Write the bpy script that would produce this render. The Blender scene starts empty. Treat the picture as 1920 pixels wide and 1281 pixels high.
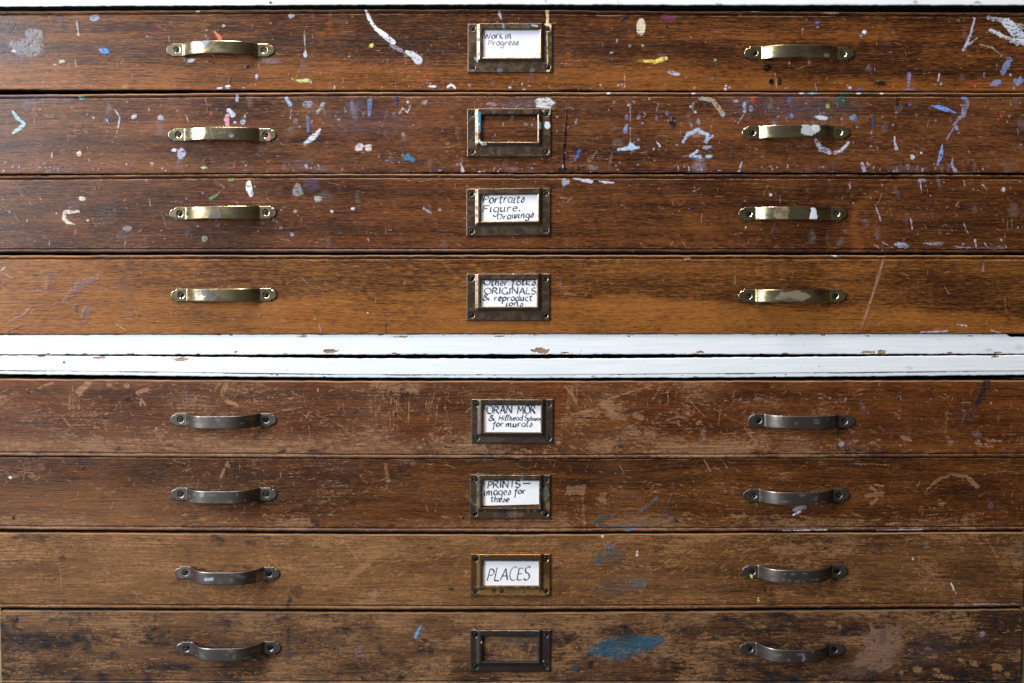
import bpy, math, random
import numpy as np

# ------------------------------------------------------------------ camera, light, exposure
S = 0.000625                      # metres per drawing unit (the fronts are laid out in these units, 1920 across)
CX, CY = 960.0, 640.5
FOOT = 530.0                      # height (in the same units) the lens looks straight at
DIST = 1.25
def wx(x): return (x - CX) * S
def wz(y): return (CY - y) * S

sc = bpy.context.scene
col = sc.collection
cam_d = bpy.data.cameras.new('camera')
cam = bpy.data.objects.new('camera', cam_d); col.objects.link(cam)
cam.location = (0, -DIST, wz(FOOT)); cam.rotation_euler = (math.pi / 2, 0, 0)
cam_d.sensor_width = 36; cam_d.lens = 36 * DIST / (1920 * S)
cam_d.shift_y = -wz(FOOT) / (1920 * S)
cam_d.clip_start = 0.01; cam_d.clip_end = 50
sc.camera = cam

world = bpy.data.worlds.new('World'); sc.world = world; world.use_nodes = True
wn = world.node_tree; wb = wn.nodes['Background']
tc = wn.nodes.new('ShaderNodeTexCoord'); sx = wn.nodes.new('ShaderNodeSeparateXYZ')
mr = wn.nodes.new('ShaderNodeMapRange'); rp = wn.nodes.new('ShaderNodeValToRGB')
wn.links.new(tc.outputs['Generated'], sx.inputs[0]); wn.links.new(sx.outputs['X'], mr.inputs['Value'])
mr.inputs['From Min'].default_value = -1; mr.inputs['From Max'].default_value = 1
wn.links.new(mr.outputs[0], rp.inputs[0]); wn.links.new(rp.outputs[0], wb.inputs['Color'])
rp.color_ramp.elements[0].color = (0.75, 0.87, 1.0, 1); rp.color_ramp.elements[1].color = (0.13, 0.095, 0.06, 1)
e = rp.color_ramp.elements.new(0.5); e.color = (0.34, 0.34, 0.36, 1)
wb.inputs['Strength'].default_value = 0.27

def area(name, loc, target, sx_, sy_, power, color):
    d = bpy.data.lights.new(name, 'AREA'); d.shape = 'RECTANGLE'; d.size = sx_; d.size_y = sy_
    d.energy = power; d.color = color
    o = bpy.data.objects.new(name, d); col.objects.link(o); o.location = loc
    v = (target[0] - loc[0], target[1] - loc[1], target[2] - loc[2])
    import mathutils
    o.rotation_euler = mathutils.Vector(v).to_track_quat('-Z', 'Y').to_euler()
    return o
area('window_light', (-2.25, -1.7, 0.85), (0.0, 0, 0.0), 1.2, 1.4, 124, (0.86, 0.93, 1.0))
area('ceiling_light', (-0.35, -0.75, 2.1), (-0.1, 0, 0.0), 0.8, 0.7, 62, (1.0, 0.93, 0.84))

vs = sc.view_settings
sc.display_settings.display_device = 'sRGB'
vs.view_transform = 'Standard'; vs.look = 'None'; vs.exposure = 0.0; vs.gamma = 1.0; vs.use_curve_mapping = False
sc.cycles.max_bounces = 6

# ------------------------------------------------------------------ helpers
rng = np.random.default_rng(7)
TAB = rng.random((256, 256)).astype(np.float32)
def vnoise(x, y, seed=0):
    x = np.asarray(x, np.float32) + seed * 17.31; y = np.asarray(y, np.float32) + seed * 9.73
    xi = np.floor(x).astype(int); yi = np.floor(y).astype(int)
    fx = x - xi; fy = y - yi; fx = fx * fx * (3 - 2 * fx); fy = fy * fy * (3 - 2 * fy)
    a = TAB[yi & 255, xi & 255]; b = TAB[yi & 255, (xi + 1) & 255]
    c = TAB[(yi + 1) & 255, xi & 255]; d = TAB[(yi + 1) & 255, (xi + 1) & 255]
    return (a * (1 - fx) + b * fx) * (1 - fy) + (c * (1 - fx) + d * fx) * fy
def fnoise(x, y, seed=0, oct_=3):
    r = 0; w = 0; a = 1.0
    for k in range(oct_):
        r = r + a * vnoise(x * 2 ** k, y * 2 ** k, seed + k * 3); w += a; a *= 0.5
    return r / w
def ss(a, b, x):
    t = np.clip((x - a) / (b - a), 0, 1); return t * t * (3 - 2 * t)
def lin(c):
    return tuple((v / 255 / 12.92) if v / 255 <= 0.04045 else ((v / 255 + 0.055) / 1.055) ** 2.4 for v in c)
def lin4(c): return lin(c) + (1.0,)
def ip(pts, x):
    return np.interp(x, [p[0] for p in pts], [p[1] for p in pts])

def link(o, parent=None):
    col.objects.link(o)
    if parent is not None: o.parent = parent
    return o
def thing(name, label, cat, loc=(0, 0, 0), group=None):
    o = bpy.data.objects.new(name, None); col.objects.link(o); o.location = loc
    o.empty_display_size = 0.02
    o['label'] = label; o['category'] = cat
    if group: o['group'] = group
    return o

def raw_mesh(name, verts, faces, mats, parent=None, base=(0, 0, 0), smooth=True, face_mat=None, attrs=None):
    """verts (N,3) in world metres; stored relative to base (the parent's place)."""
    me = bpy.data.meshes.new(name)
    v = np.asarray(verts, np.float32) - np.asarray(base, np.float32)
    f = np.asarray(faces, np.int32)
    n, k = f.shape
    me.vertices.add(len(v)); me.vertices.foreach_set('co', v.ravel())
    me.loops.add(n * k); me.loops.foreach_set('vertex_index', f.ravel())
    me.polygons.add(n); me.polygons.foreach_set('loop_start', np.arange(0, n * k, k, dtype=np.int32))
    try: me.polygons.foreach_set('loop_total', np.full(n, k, np.int32))
    except Exception: pass
    me.polygons.foreach_set('use_smooth', np.full(n, smooth, bool))
    for m in mats: me.materials.append(m)
    if face_mat is not None: me.polygons.foreach_set('material_index', np.asarray(face_mat, np.int32))
    for an, arr in (attrs or {}).items():
        at = me.attributes.new(an, 'FLOAT_COLOR', 'POINT')
        at.data.foreach_set('color', np.asarray(arr, np.float32).ravel())
    me.update(calc_edges=True); me.validate()
    return link(bpy.data.objects.new(name, me), parent)

def grid_faces(R, C, keep=None):
    i = np.arange(R - 1)[:, None] * C + np.arange(C - 1)[None, :]
    f = np.stack([i, i + C, i + C + 1, i + 1], -1)
    if keep is not None: f = f[keep]
    return f.reshape(-1, 4)

# ------------------------------------------------------------------ marks: paint, scratches (units of the layout)
def seg_dist(X, Y, pts, w):
    best = np.full(X.shape, 1e9, np.float32); al = np.zeros(X.shape, np.float32)
    n = len(pts); acc = 0
    ws = np.interp(np.linspace(0, 1, n), np.linspace(0, 1, len(w)), w) if n > 1 else w
    for k in range(n - 1):
        (ax, ay), (bx, by) = pts[k][:2], pts[k + 1][:2]
        dx, dy = bx - ax, by - ay; L2 = dx * dx + dy * dy + 1e-6
        t = np.clip(((X - ax) * dx + (Y - ay) * dy) / L2, 0, 1)
        d = np.hypot(X - ax - t * dx, Y - ay - t * dy) - (ws[k] * (1 - t) + ws[k + 1] * t) / 2
        m = d < best; best = np.where(m, d, best); al = np.where(m, acc + t * L2 ** 0.5, al)
        acc += L2 ** 0.5
    return best, al

class Surf:
    """a surface's paint/wear layers, sampled at its vertices"""
    metal = False
    def __init__(s, X, Y):
        s.X, s.Y = X, Y; s.rgb = np.zeros(X.shape + (3,), np.float32); s.a = np.zeros(X.shape, np.float32)
        s.wear = np.zeros(X.shape, np.float32); s.grime = np.zeros(X.shape, np.float32); s.fade = np.zeros(X.shape, np.float32)
        s.xc = X[X.shape[0] // 2]; s.yc = Y[:, Y.shape[1] // 2]
    def win(s, x0, x1, y0, y1):
        i0, i1 = np.searchsorted(s.xc, (x0 - 8, x1 + 8)); j0, j1 = np.searchsorted(s.yc, (y0 - 8, y1 + 8))
        if i1 <= i0 or j1 <= j0: return None
        return (slice(j0, j1), slice(i0, i1))
    def put(s, w, m, color):
        if color == 'wear': s.wear[w] = np.maximum(s.wear[w], m * 0.82)
        elif color == 'fade': s.fade[w] = np.maximum(s.fade[w], m)
        elif color == 'grime': s.grime[w] = np.maximum(s.grime[w], m)
        else:
            lum = max(lin(color))
            gain = (0.55 + 0.36 * lum) * (1.0 + 0.15 * np.clip((s.X[w] - 960) / 960, 0, 1))
            nn = 0.6 * vnoise(s.X[w] / 7, s.Y[w] / 1.5, 61) + 0.4 * vnoise(s.X[w] / 2.1, s.Y[w] / 2.1, 67)
            m = m if s.metal else m * (0.72 + 0.28 * ss(.2, .55, nn)) * (0.12 + 0.88 * ss(.20, .40, nn))
            color = lin(color); gy = sum(color) / 3; color = [0.82 * q + 0.18 * gy for q in color]
            c = np.minimum(np.array(color, np.float32)[None, None, :] * gain[..., None], 0.92)
            A = m + s.a[w] * (1 - m)
            s.rgb[w] = np.where(A[..., None] > 1e-4, (c * m[..., None] + s.rgb[w] * (s.a[w] * (1 - m))[..., None]) / np.maximum(A, 1e-4)[..., None], s.rgb[w])
            s.a[w] = A
    def stroke(s, pts, wd, color, a=1.0, dry=0.0, soft=0.7, rough=1.5, seed=None):
        if not isinstance(wd, (tuple, list)): wd = (wd, wd)
        if isinstance(color, tuple) and not s.metal: wd = tuple(q * 0.86 for q in wd)
        xs = [p[0] for p in pts]; ys = [p[1] for p in pts]; mw = max(wd)
        w = s.win(min(xs) - mw, max(xs) + mw, min(ys) - mw, max(ys) + mw)
        if w is None: return
        X, Y = s.X[w], s.Y[w]
        sd = seed if seed is not None else (xs[0] * 1.7 + ys[0]) % 97
        d, al = seg_dist(X, Y, pts, wd)
        d = d + rough * (fnoise(X / 5, Y / 5, sd, 3) - 0.5) * 2
        m = ss(soft, -soft, d) if soft > 0 else (d < 0) * 1.0
        if dry > 0:
            n = 0.45 * vnoise(al / 14, d / 1.3, sd + 5) + 0.35 * vnoise(X / 9, Y / 1.3, sd + 9) + 0.2 * vnoise(X / 2.2, Y / 2.2, sd)
            m = m * ss(dry * 0.72 - 0.12, dry * 0.72 + 0.12, n)
        s.put(w, (m * a).astype(np.float32), color)
    def blob(s, x, y, rx, ry, color, a=1.0, rot=0, dry=0.0, soft=0.8, rough=0.35, seed=None):
        if isinstance(color, tuple) and not s.metal: rx, ry = rx * 0.88, ry * 0.88
        r = max(rx, ry) * 1.4
        w = s.win(x - r, x + r, y - r, y + r)
        if w is None: return
        X, Y = s.X[w] - x, s.Y[w] - y
        c, sn = math.cos(math.radians(rot)), math.sin(math.radians(rot))
        u = X * c + Y * sn; v = -X * sn + Y * c
        sd = seed if seed is not None else (x * 1.3 + y * 0.7) % 89
        q = np.hypot(u / rx, v / ry)
        k = max(2.0, min(rx, ry) * 0.8)
        q = q + rough * (fnoise(X / k, Y / k, sd, 3) - 0.5) * 2
        e = min(0.6, soft / max(1.0, min(rx, ry)))
        m = ss(1 + e, 1 - e, q)
        if dry > 0:
            n = 0.35 * vnoise(u / 7, v / 1.5, sd + 5) + 0.4 * vnoise(X / 10, Y / 1.3, sd + 9) + 0.25 * vnoise(X / 2.3, Y / 2.0, sd)
            m = m * ss(dry * 0.72 - 0.12, dry * 0.72 + 0.12, n)
        s.put(w, (m * a).astype(np.float32), color)
    def smear(s, x, y, rx, ry, color, a=0.4, rot=0):
        if color not in ('wear', 'grime', 'fade'): color = tuple(0.68 * c + 0.32 * q for c, q in zip(color, (95, 84, 84))); a = a * 0.62
        s.blob(x, y, rx, ry, color, a, rot, dry=0.45, soft=max(rx, ry), rough=0.5)
    def attr(s):
        z = np.zeros(s.a.shape, np.float32)
        return np.concatenate([s.rgb, s.a[..., None]], -1)

# ------------------------------------------------------------------ node materials
def nodes(name):
    m = bpy.data.materials.new(name); m.use_nodes = True
    nt = m.node_tree; b = nt.nodes['Principled BSDF']
    return m, nt, b
class NB:
    def __init__(s, nt): s.nt = nt
    def n(s, t, **kw):
        o = s.nt.nodes.new(t)
        for k, v in kw.items(): setattr(o, k, v)
        return o
    def put(s, sock, v):
        if hasattr(v, 'is_output') or hasattr(v, 'links'): s.nt.links.new(v, sock)
        else: sock.default_value = v
    def math(s, op, a, b=0.0, c=None, clamp=False):
        o = s.n('ShaderNodeMath', operation=op, use_clamp=clamp)
        s.put(o.inputs[0], a); s.put(o.inputs[1], b)
        if c is not None: s.put(o.inputs[2], c)
        return o.outputs[0]
    def mix(s, f, a, b, mode='MIX'):
        o = s.n('ShaderNodeMix', data_type='RGBA', blend_type=mode)
        s.put(o.inputs[0], f); s.put(o.inputs[6], a); s.put(o.inputs[7], b)
        return o.outputs[2]
    def noise(s, vec, scale=1.0, detail=3, rough=0.55, dist=0.0):
        o = s.n('ShaderNodeTexNoise', noise_dimensions='3D')
        s.put(o.inputs['Vector'], vec); o.inputs['Scale'].default_value = scale
        o.inputs['Detail'].default_value = detail; o.inputs['Roughness'].default_value = rough
        o.inputs['Distortion'].default_value = dist
        return o.outputs['Fac']
    def mapv(s, vec, scale, loc=(0, 0, 0), rot=(0, 0, 0)):
        o = s.n('ShaderNodeMapping'); s.put(o.inputs['Vector'], vec)
        o.inputs['Scale'].default_value = scale; o.inputs['Location'].default_value = loc; o.inputs['Rotation'].default_value = rot
        return o.outputs[0]
    def rng(s, v, a, b, c=0.0, d=1.0):
        o = s.n('ShaderNodeMapRange', interpolation_type='SMOOTHSTEP', clamp=True); s.put(o.inputs[0], v)
        for i, q in enumerate((a, b, c, d)): s.put(o.inputs[i + 1], q)
        return o.outputs[0]
    def attr(s, name):
        o = s.n('ShaderNodeAttribute', attribute_name=name); return o

def wood(name, dark, light, seed, pale=(176, 132, 98), stain=(30, 24, 26), slope=0.0, pore=0.5, fleck=0.3, rough=0.36, wear_x=90, wear_z=330, gain=1.0, bandamp=0.95):
    m, nt, b = nodes(name); N = NB(nt)
    co = N.n('ShaderNodeTexCoord').outputs['Object']
    off = (seed * 3.17, 0, seed * 1.93)
    # slow waviness of the grain
    wv = N.noise(N.mapv(co, (3.2, 1, 9), off), 1, 2)
    sep = N.n('ShaderNodeSeparateXYZ'); N.put(sep.inputs[0], co)
    z = N.math('MULTIPLY_ADD', wv, 0.022, sep.outputs['Z'])
    z = N.math('MULTIPLY_ADD', sep.outputs['X'], slope, z)
    cmb = N.n('ShaderNodeCombineXYZ'); N.put(cmb.inputs[0], sep.outputs['X']); N.put(cmb.inputs[2], z)
    g = cmb.outputs[0]
    fib = N.noise(N.mapv(g, (17, 1, 520), off), 1, 4, 0.66)
    fib2 = N.noise(N.mapv(g, (110, 1, 760), off), 1, 3, 0.65)
    band = N.noise(N.mapv(g, (1.6, 1, 70), off), 1, 4, 0.62)
    dens = N.rng(N.noise(N.mapv(co, (4, 1, 16), (off[0] + 11, 0, off[2])), 1, 3), 0.36, 0.62, 0.25, 1.0)
    lite = N.rng(N.noise(N.mapv(g, (46, 1, 720), (off[0] + 13, 0, off[2])), 1, 3, 0.6), 0.56, 0.70)
    blot = N.noise(N.mapv(co, (9, 1, 26), off), 1, 4, 0.6)
    por = N.rng(N.noise(N.mapv(g, (20, 1, 860), (off[0] + 5, 0, off[2])), 1, 2, 0.5), 0.53, 0.64)
    por = N.math('MULTIPLY', por, dens)
    flk = N.rng(N.noise(N.mapv(co, (75, 1, 210), off, (0, math.radians(24), 0)), 1, 3, 0.6), 0.50, 0.70)
    W = N.attr('wood'); ws = N.n('ShaderNodeSeparateColor'); N.put(ws.inputs[0], W.outputs['Color'])
    tone, wear, grime = ws.outputs[0], ws.outputs[1], ws.outputs[2]
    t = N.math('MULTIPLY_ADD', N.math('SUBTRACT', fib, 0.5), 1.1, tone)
    t = N.math('MULTIPLY_ADD', N.math('SUBTRACT', fib2, 0.5), 1.5, t)
    t = N.math('MULTIPLY_ADD', N.math('SUBTRACT', band, 0.5), bandamp, t)
    t = N.math('MULTIPLY_ADD', N.math('SUBTRACT', blot, 0.5), 0.75, t, clamp=False)
    t = N.math('MULTIPLY_ADD', N.math('MULTIPLY', flk, dens), fleck, t)
    t = N.math('MULTIPLY_ADD', lite, 0.22, t)
    t = N.math('MULTIPLY_ADD', por, -pore, t)
    cr = N.n('ShaderNodeValToRGB'); N.put(cr.inputs[0], t)
    dk, lt = [tuple(v * gain for v in lin(c)) for c in (dark, light)]
    cr.color_ramp.elements[0].position = 0.02; cr.color_ramp.elements[0].color = tuple(v * 0.34 for v in dk) + (1,)
    cr.color_ramp.elements[1].position = 1.05 if False else 1.0; cr.color_ramp.elements[1].color = tuple(min(0.6, v * 1.3) for v in lt) + (1,)
    q = cr.color_ramp.elements.new(0.3); q.color = dk + (1,)
    q = cr.color_ramp.elements.new(0.72); q.color = lt + (1,)
    base = cr.outputs[0]
    # hue drift
    hue = N.noise(N.mapv(co, (5, 1, 12), (off[0] + 9, 0, 3)), 1, 3)
    base = N.mix(N.rng(hue, 0.35, 0.68, 0.0, 0.55), base, N.mix(1.0, base, (1.06, 0.97, 0.92, 1), 'MULTIPLY'))
    # rubbed, paler wood where the varnish is gone
    wn_ = N.noise(N.mapv(co, (wear_x, 1, wear_z), (off[0] + 2, 0, off[2])), 1, 4, 0.66)
    wfine = N.noise(N.mapv(co, (wear_x * 2.6, 1, wear_z * 2.0), (off[0] + 4, 0, off[2])), 1, 3, 0.65)
    wmix = N.math('MULTIPLY_ADD', wfine, 0.45, N.math('MULTIPLY', wn_, 0.55))
    wm = N.math('MULTIPLY', N.rng(N.math('ADD', wmix, wear), 0.78, 0.95), 0.9)
    fd = N.math('MULTIPLY', N.math('MULTIPLY', W.outputs['Alpha'], 0.72), N.rng(N.math('MULTIPLY_ADD', fib, 0.6, N.math('MULTIPLY', wfine, 0.4)), 0.30, 0.66, 0.25, 1.0))
    p = lin(pale)
    pw = N.mix(N.rng(fib, 0.35, 0.66), tuple(v * 0.40 for v in p) + (1,), tuple(min(0.9, v * 0.84) for v in p) + (1,))
    base = N.mix(fd, base, tuple(v * 0.62 for v in p) + (1,))
    base = N.mix(wm, base, pw)
    gn = N.noise(N.mapv(co, (60, 1, 150), (off[0] + 7, 0, off[2])), 1, 4, 0.65)
    gm = N.rng(N.math('MULTIPLY_ADD', wfine, 0.3, N.math('MULTIPLY_ADD', gn, 0.8, grime)), 0.86, 1.16)
    base = N.mix(N.math('MULTIPLY', gm, N.math('MULTIPLY_ADD', wm, -0.75, 1.0)), base, lin4(stain))
    P = N.attr('paint')
    pn = N.noise(N.mapv(co, (420, 1, 420)), 1, 2)
    pc = N.mix(N.rng(pn, 0.3, 0.7, 0.0, 0.22), P.outputs['Color'], N.mix(1.0, P.outputs['Color'], (0.55, 0.55, 0.6, 1), 'MULTIPLY'))
    base = N.mix(P.outputs['Alpha'], base, pc)
    nt.links.new(base, b.inputs['Base Color'])
    r = N.math('MULTIPLY_ADD', wm, 0.22, rough)
    r = N.math('MULTIPLY_ADD', N.math('SUBTRACT', blot, 0.5), 0.25, r)
    nt.links.new(r, b.inputs['Roughness'])
    b.inputs['Specular IOR Level'].default_value = 0.34
    bp = N.n('ShaderNodeBump'); bp.inputs['Strength'].default_value = 0.55; bp.inputs['Distance'].default_value = 0.0004
    h = N.math('MULTIPLY_ADD', fib, 0.7, N.math('MULTIPLY', fib2, 0.5))
    h = N.math('MULTIPLY_ADD', por, -0.5, h); h = N.math('MULTIPLY_ADD', wm, -0.35, h)
    nt.links.new(h, bp.inputs['Height']); nt.links.new(bp.outputs[0], b.inputs['Normal'])
    return m

def metal(name, c1, c2, rough=0.28, amt=(0.45, 0.62), c3=None, scale=(180, 120, 260), metallic=1.0, r2=0.5):
    m, nt, b = nodes(name); N = NB(nt)
    co = N.n('ShaderNodeTexCoord').outputs['Object']
    oi = N.n('ShaderNodeObjectInfo').outputs['Random']
    ofs = N.n('ShaderNodeVectorMath', operation='ADD'); N.put(ofs.inputs[0], co)
    cx = N.n('ShaderNodeCombineXYZ'); N.put(cx.inputs[0], N.math('MULTIPLY', oi, 31.0)); N.put(ofs.inputs[1], cx.outputs[0])
    v = ofs.outputs[0]
    n1 = N.noise(N.mapv(v, tuple(q * 0.5 for q in scale)), 1, 5, 0.62)
    n2 = N.noise(N.mapv(v, scale), 1, 4, 0.65)
    f = N.rng(n1, amt[0], amt[1])
    base = N.mix(f, c1 + (1,), c2 + (1,))
    if c3: base = N.mix(N.rng(n2, 0.56, 0.66), base, c3 + (1,))
    base = N.mix(N.rng(n2, 0.3, 0.7, 0.0, 0.35), base, N.mix(1.0, base, (0.5, 0.5, 0.5, 1), 'MULTIPLY'))
    P = N.attr('paint'); base = N.mix(P.outputs['Alpha'], base, P.outputs['Color'])
    nt.links.new(base, b.inputs['Base Color'])
    nt.links.new(N.math('MULTIPLY', N.math('SUBTRACT', 1.0, P.outputs['Alpha']), metallic), b.inputs['Metallic'])
    nt.links.new(N.math('MULTIPLY_ADD', n2, 0.16, N.math('MULTIPLY_ADD', f, r2 - rough, rough - 0.06)), b.inputs['Roughness'])
    bp = N.n('ShaderNodeBump'); bp.inputs['Strength'].default_value = 0.03; bp.inputs['Distance'].default_value = 0.0003
    nt.links.new(n2, bp.inputs['Height']); nt.links.new(bp.outputs[0], b.inputs['Normal'])
    return m

def white_paint(name):
    m, nt, b = nodes(name); N = NB(nt)
    co = N.n('ShaderNodeTexCoord').outputs['Object']
    n1 = N.noise(N.mapv(co, (14, 10, 420)), 1, 3, 0.6)
    n2 = N.noise(N.mapv(co, (30, 30, 60)), 1, 4, 0.65)
    base = N.mix(N.rng(n1, 0.3, 0.75), (0.72, 0.76, 0.80, 1), (0.84, 0.855, 0.87, 1))
    base = N.mix(N.rng(n2, 0.62, 0.74, 0, 0.35), base, (0.60, 0.64, 0.68, 1))
    W = N.attr('wood'); ws = N.n('ShaderNodeSeparateColor'); N.put(ws.inputs[0], W.outputs['Color'])
    cn = N.noise(N.mapv(co, (160, 1, 520)), 1, 3, 0.6)
    wm = N.rng(N.math('ADD', cn, ws.outputs[1]), 0.97, 1.03)
    wc = N.mix(N.rng(n1, 0.35, 0.65), (0.16, 0.10, 0.065, 1), (0.40, 0.25, 0.15, 1))
    base = N.mix(wm, base, wc)
    gm = N.rng(N.math('ADD', cn, ws.outputs[2]), 0.9, 1.05)
    base = N.mix(gm, base, (0.045, 0.05, 0.07, 1))
    P = N.attr('paint'); base = N.mix(P.outputs['Alpha'], base, P.outputs['Color'])
    nt.links.new(base, b.inputs['Base Color'])
    b.inputs['Roughness'].default_value = 0.42
    bp = N.n('ShaderNodeBump'); bp.inputs['Strength'].default_value = 0.5; bp.inputs['Distance'].default_value = 0.0003
    nt.links.new(N.math('MULTIPLY_ADD', wm, -0.8, N.math('MULTIPLY', n1, 0.8)), bp.inputs['Height']); nt.links.new(bp.outputs[0], b.inputs['Normal'])
    return m

def plain(name, c, rough=0.6, metallic=0.0, var=0.25, scale=200):
    m, nt, b = nodes(name); N = NB(nt)
    co = N.n('ShaderNodeTexCoord').outputs['Object']
    n = N.noise(N.mapv(co, (scale, scale, scale)), 1, 3)
    base = N.mix(N.rng(n, 0.3, 0.7, 0, var), tuple(c) + (1,), tuple(v * 0.4 for v in c) + (1,))
    nt.links.new(base, b.inputs['Base Color']); b.inputs['Roughness'].default_value = rough; b.inputs['Metallic'].default_value = metallic
    return m

# ------------------------------------------------------------------ chest carcasses
M_white = white_paint('white_paint')
M_inner = plain('shaded_dark_interior', (0.010, 0.008, 0.007), 0.9)  # near-black: shade of the gaps and interior put into the colour
M_edge = plain('shaded_board_edge', (0.022, 0.015, 0.010), 0.8)  # drawer returns: gap shade put into the colour as near-black brown
M_side = plain('pale_side_wood', (0.34, 0.24, 0.12), 0.55, 0, 0.5, 60)

def box(name, x0, x1, y0, y1, z0, z1, mat, parent, base):
    v = [(x, y, z) for x in (x0, x1) for y in (y0, y1) for z in (z0, z1)]
    f = [(0, 1, 3, 2), (4, 6, 7, 5), (0, 4, 5, 1), (2, 3, 7, 6), (0, 2, 6, 4), (1, 5, 7, 3)]
    return raw_mesh(name, v, f, [mat], parent, base, smooth=False)

def rail(name, top, bot, parent, base, front, marks, groove=None, x0=-70, x1=1990, depth=0.45, edge=1.3):
    """a long painted board: dense front face with rounded, slightly uneven edges, then its top and underside going back"""
    C = 1500
    xs = np.linspace(x0, x1, C)
    jit = lambda sd: (vnoise(xs / 9, xs * 0 + sd, 3) - 0.5) * 0.9 + (vnoise(xs / 37, xs * 0 + sd, 5) - 0.5) * 0.8
    yt = ip(top, xs) + jit(1); yb = ip(bot, xs) + jit(7)
    us = np.concatenate([[0, .3, .7, 1.2, 1.8], np.linspace(2.5, 100, 40)])
    H = float(np.median(yb - yt))
    fr = np.concatenate([np.array([0, .35, .8, 1.4, 2.2]) / H, np.linspace(3.2 / H, 1 - 3.2 / H, 44), 1 - np.array([2.2, 1.4, .8, .35, 0]) / H])
    Y = yt[None, :] + fr[:, None] * (yb - yt)[None, :]; X = np.repeat(xs[None, :], len(fr), 0)
    u = Y - yt[None, :]; v = yb[None, :] - Y
    out = -0.0011 * (1 - np.sqrt(np.clip(1 - (1 - np.clip(u / 2.2, 0, 1)) ** 2, 0, 1))) - 0.0011 * (1 - np.sqrt(np.clip(1 - (1 - np.clip(v / 2.2, 0, 1)) ** 2, 0, 1)))
    s = Surf(X, Y)
    if groove is not None:
        gy = ip(groove, xs)[None, :] + (vnoise(xs / 60, xs * 0, 11)[None, :] - 0.5) * 0.6
        d = np.abs(Y - gy); out = out - 0.0010 * ss(1.6, 0.3, d) - 0.0008 * ss(0, 2, Y - gy)
        s.grime = np.maximum(s.grime, ss(1.5, 0.5, d) * (0.15 + 0.65 * vnoise(X / 70, Y * 0, 4)))
    marks(s)
    out = out - 0.0004 * (s.wear > 0.55)
    # returns
    def pad(A, f0, f1): return np.concatenate([f0[None], A, f1[None]], 0)
    Yd = front - out
    XX = pad(X, X[0], X[-1]); YY = pad(Y, Y[0], Y[-1]); DD = pad(Yd, np.full(C, depth), np.full(C, depth))
    verts = np.stack([wx(XX), DD, wz(YY)], -1).reshape(-1, 3)
    wd = np.stack([np.full(X.shape, .5), s.wear, s.grime, np.ones(X.shape)], -1)
    zz = np.zeros((1, C, 4), np.float32)
    fm = np.zeros((XX.shape[0] - 1, C - 1), int); fm[0] = fm[-1] = 1
    return raw_mesh(name, verts, grid_faces(*XX.shape), [M_white, M_inner], parent, base, face_mat=fm.ravel(),
        attrs={'wood': np.concatenate([zz, wd, zz], 0), 'paint': np.concatenate([zz, s.attr(), zz], 0)})

def chip(s, x, y, w, h, seed=0): s.blob(x, y, w * 1.15, h * 1.15, 'wear', 0.80, 0, rough=0.55, soft=1.5, seed=seed)
def speck(s, n, y0, y1, k, colr='grime'):
    r = np.random.default_rng(k)
    for _ in range(n): s.blob(r.uniform(0, 1920), r.uniform(y0, y1), r.uniform(.8, 3.0), r.uniform(.5, 1.1), colr, r.uniform(.25, .5))

# upper chest
UB = (0, 0.3, wz(690))
upper = thing('plan_chest', 'white painted frame of the upper plan chest, around the four paint splashed drawers', 'plan chest', UB, 'plan chest frames')
def mk_top(s):
    s.stroke([(-10, 6), (28, 5)], 14, (150, 205, 240), 0.85, dry=0.25, rough=3)
    s.blob(40, 9, 30, 6, (190, 220, 240), 0.5, dry=0.4)
    s.blob(510, 8, 4, 3, (30, 90, 60)); s.blob(1828, 8, 8, 3, (130, 190, 110), .8); s.blob(1712, 7, 6, 4, (170, 120, 90), .7, dry=.5)
    s.stroke([(222, 0), (232, 3)], 1.2, (120, 110, 110), .7); s.stroke([(1023, 4), (1025, 10)], 1.2, (60, 50, 50), .8)
    s.blob(1158, 7, 3, 2, (220, 205, 150)); s.blob(1345, 10, 5, 1.5, (120, 80, 60)); speck(s, 60, 0, 12, 5)
rail('top_board', [(-70, -60), (1990, -60)], [(-70, 16), (0, 15.4), (240, 14), (640, 12), (960, 11.5), (1280, 12.5), (1920, 12.8), (1990, 13)], upper, UB, -0.007, mk_top)
def mk_a(s):
    for x, y, w, h in ((620, 659, 13, 4), (738, 663, 6, 1.4), (754, 632, 17, 2), (1016, 658, 16, 5), (1060, 662, 9, 1.5), (937, 631, 9, 1.5), (1092, 659, 2, 1),
                       (1311, 661, 9, 2.5), (1472, 664, 6, 2), (1628, 661, 14, 2.5), (1655, 661, 9, 4), (1782, 662, 9, 1.5), (1872, 662, 9, 2),
                       (158, 664, 4, 2), (249, 664, 3, 2), (90, 664, 3, 2), (441, 661, 4, 1.8), (567, 632, 9, 1.2), (1627, 630, 6, 1.6), (1545, 629, 5, 1.2), (1820, 630, 5, 1.2), (1180, 631, 3, 2), (535, 664, 4, 1)):
        chip(s, x, y, w, h, x % 50)
    r = np.random.default_rng(3)
    for _ in range(40): chip(s, r.uniform(0, 1920), r.choice([628.5, 664.5]), r.uniform(2, 7), r.uniform(.5, 1.1), r.uniform(0, 60))
    for _ in range(70):
        x = r.uniform(1100, 1920); y = r.uniform(632, 660); s.stroke([(x, y), (x + r.uniform(5, 40), y + r.uniform(-2, 2))], r.uniform(.6, 1.6), 'grime', r.uniform(.2, .42), rough=1)
    speck(s, 90, 632, 660, 8); s.smear(1855, 657, 9, 4, (150, 165, 180), .6); s.smear(1912, 652, 8, 5, (150, 165, 180), .5)
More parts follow.
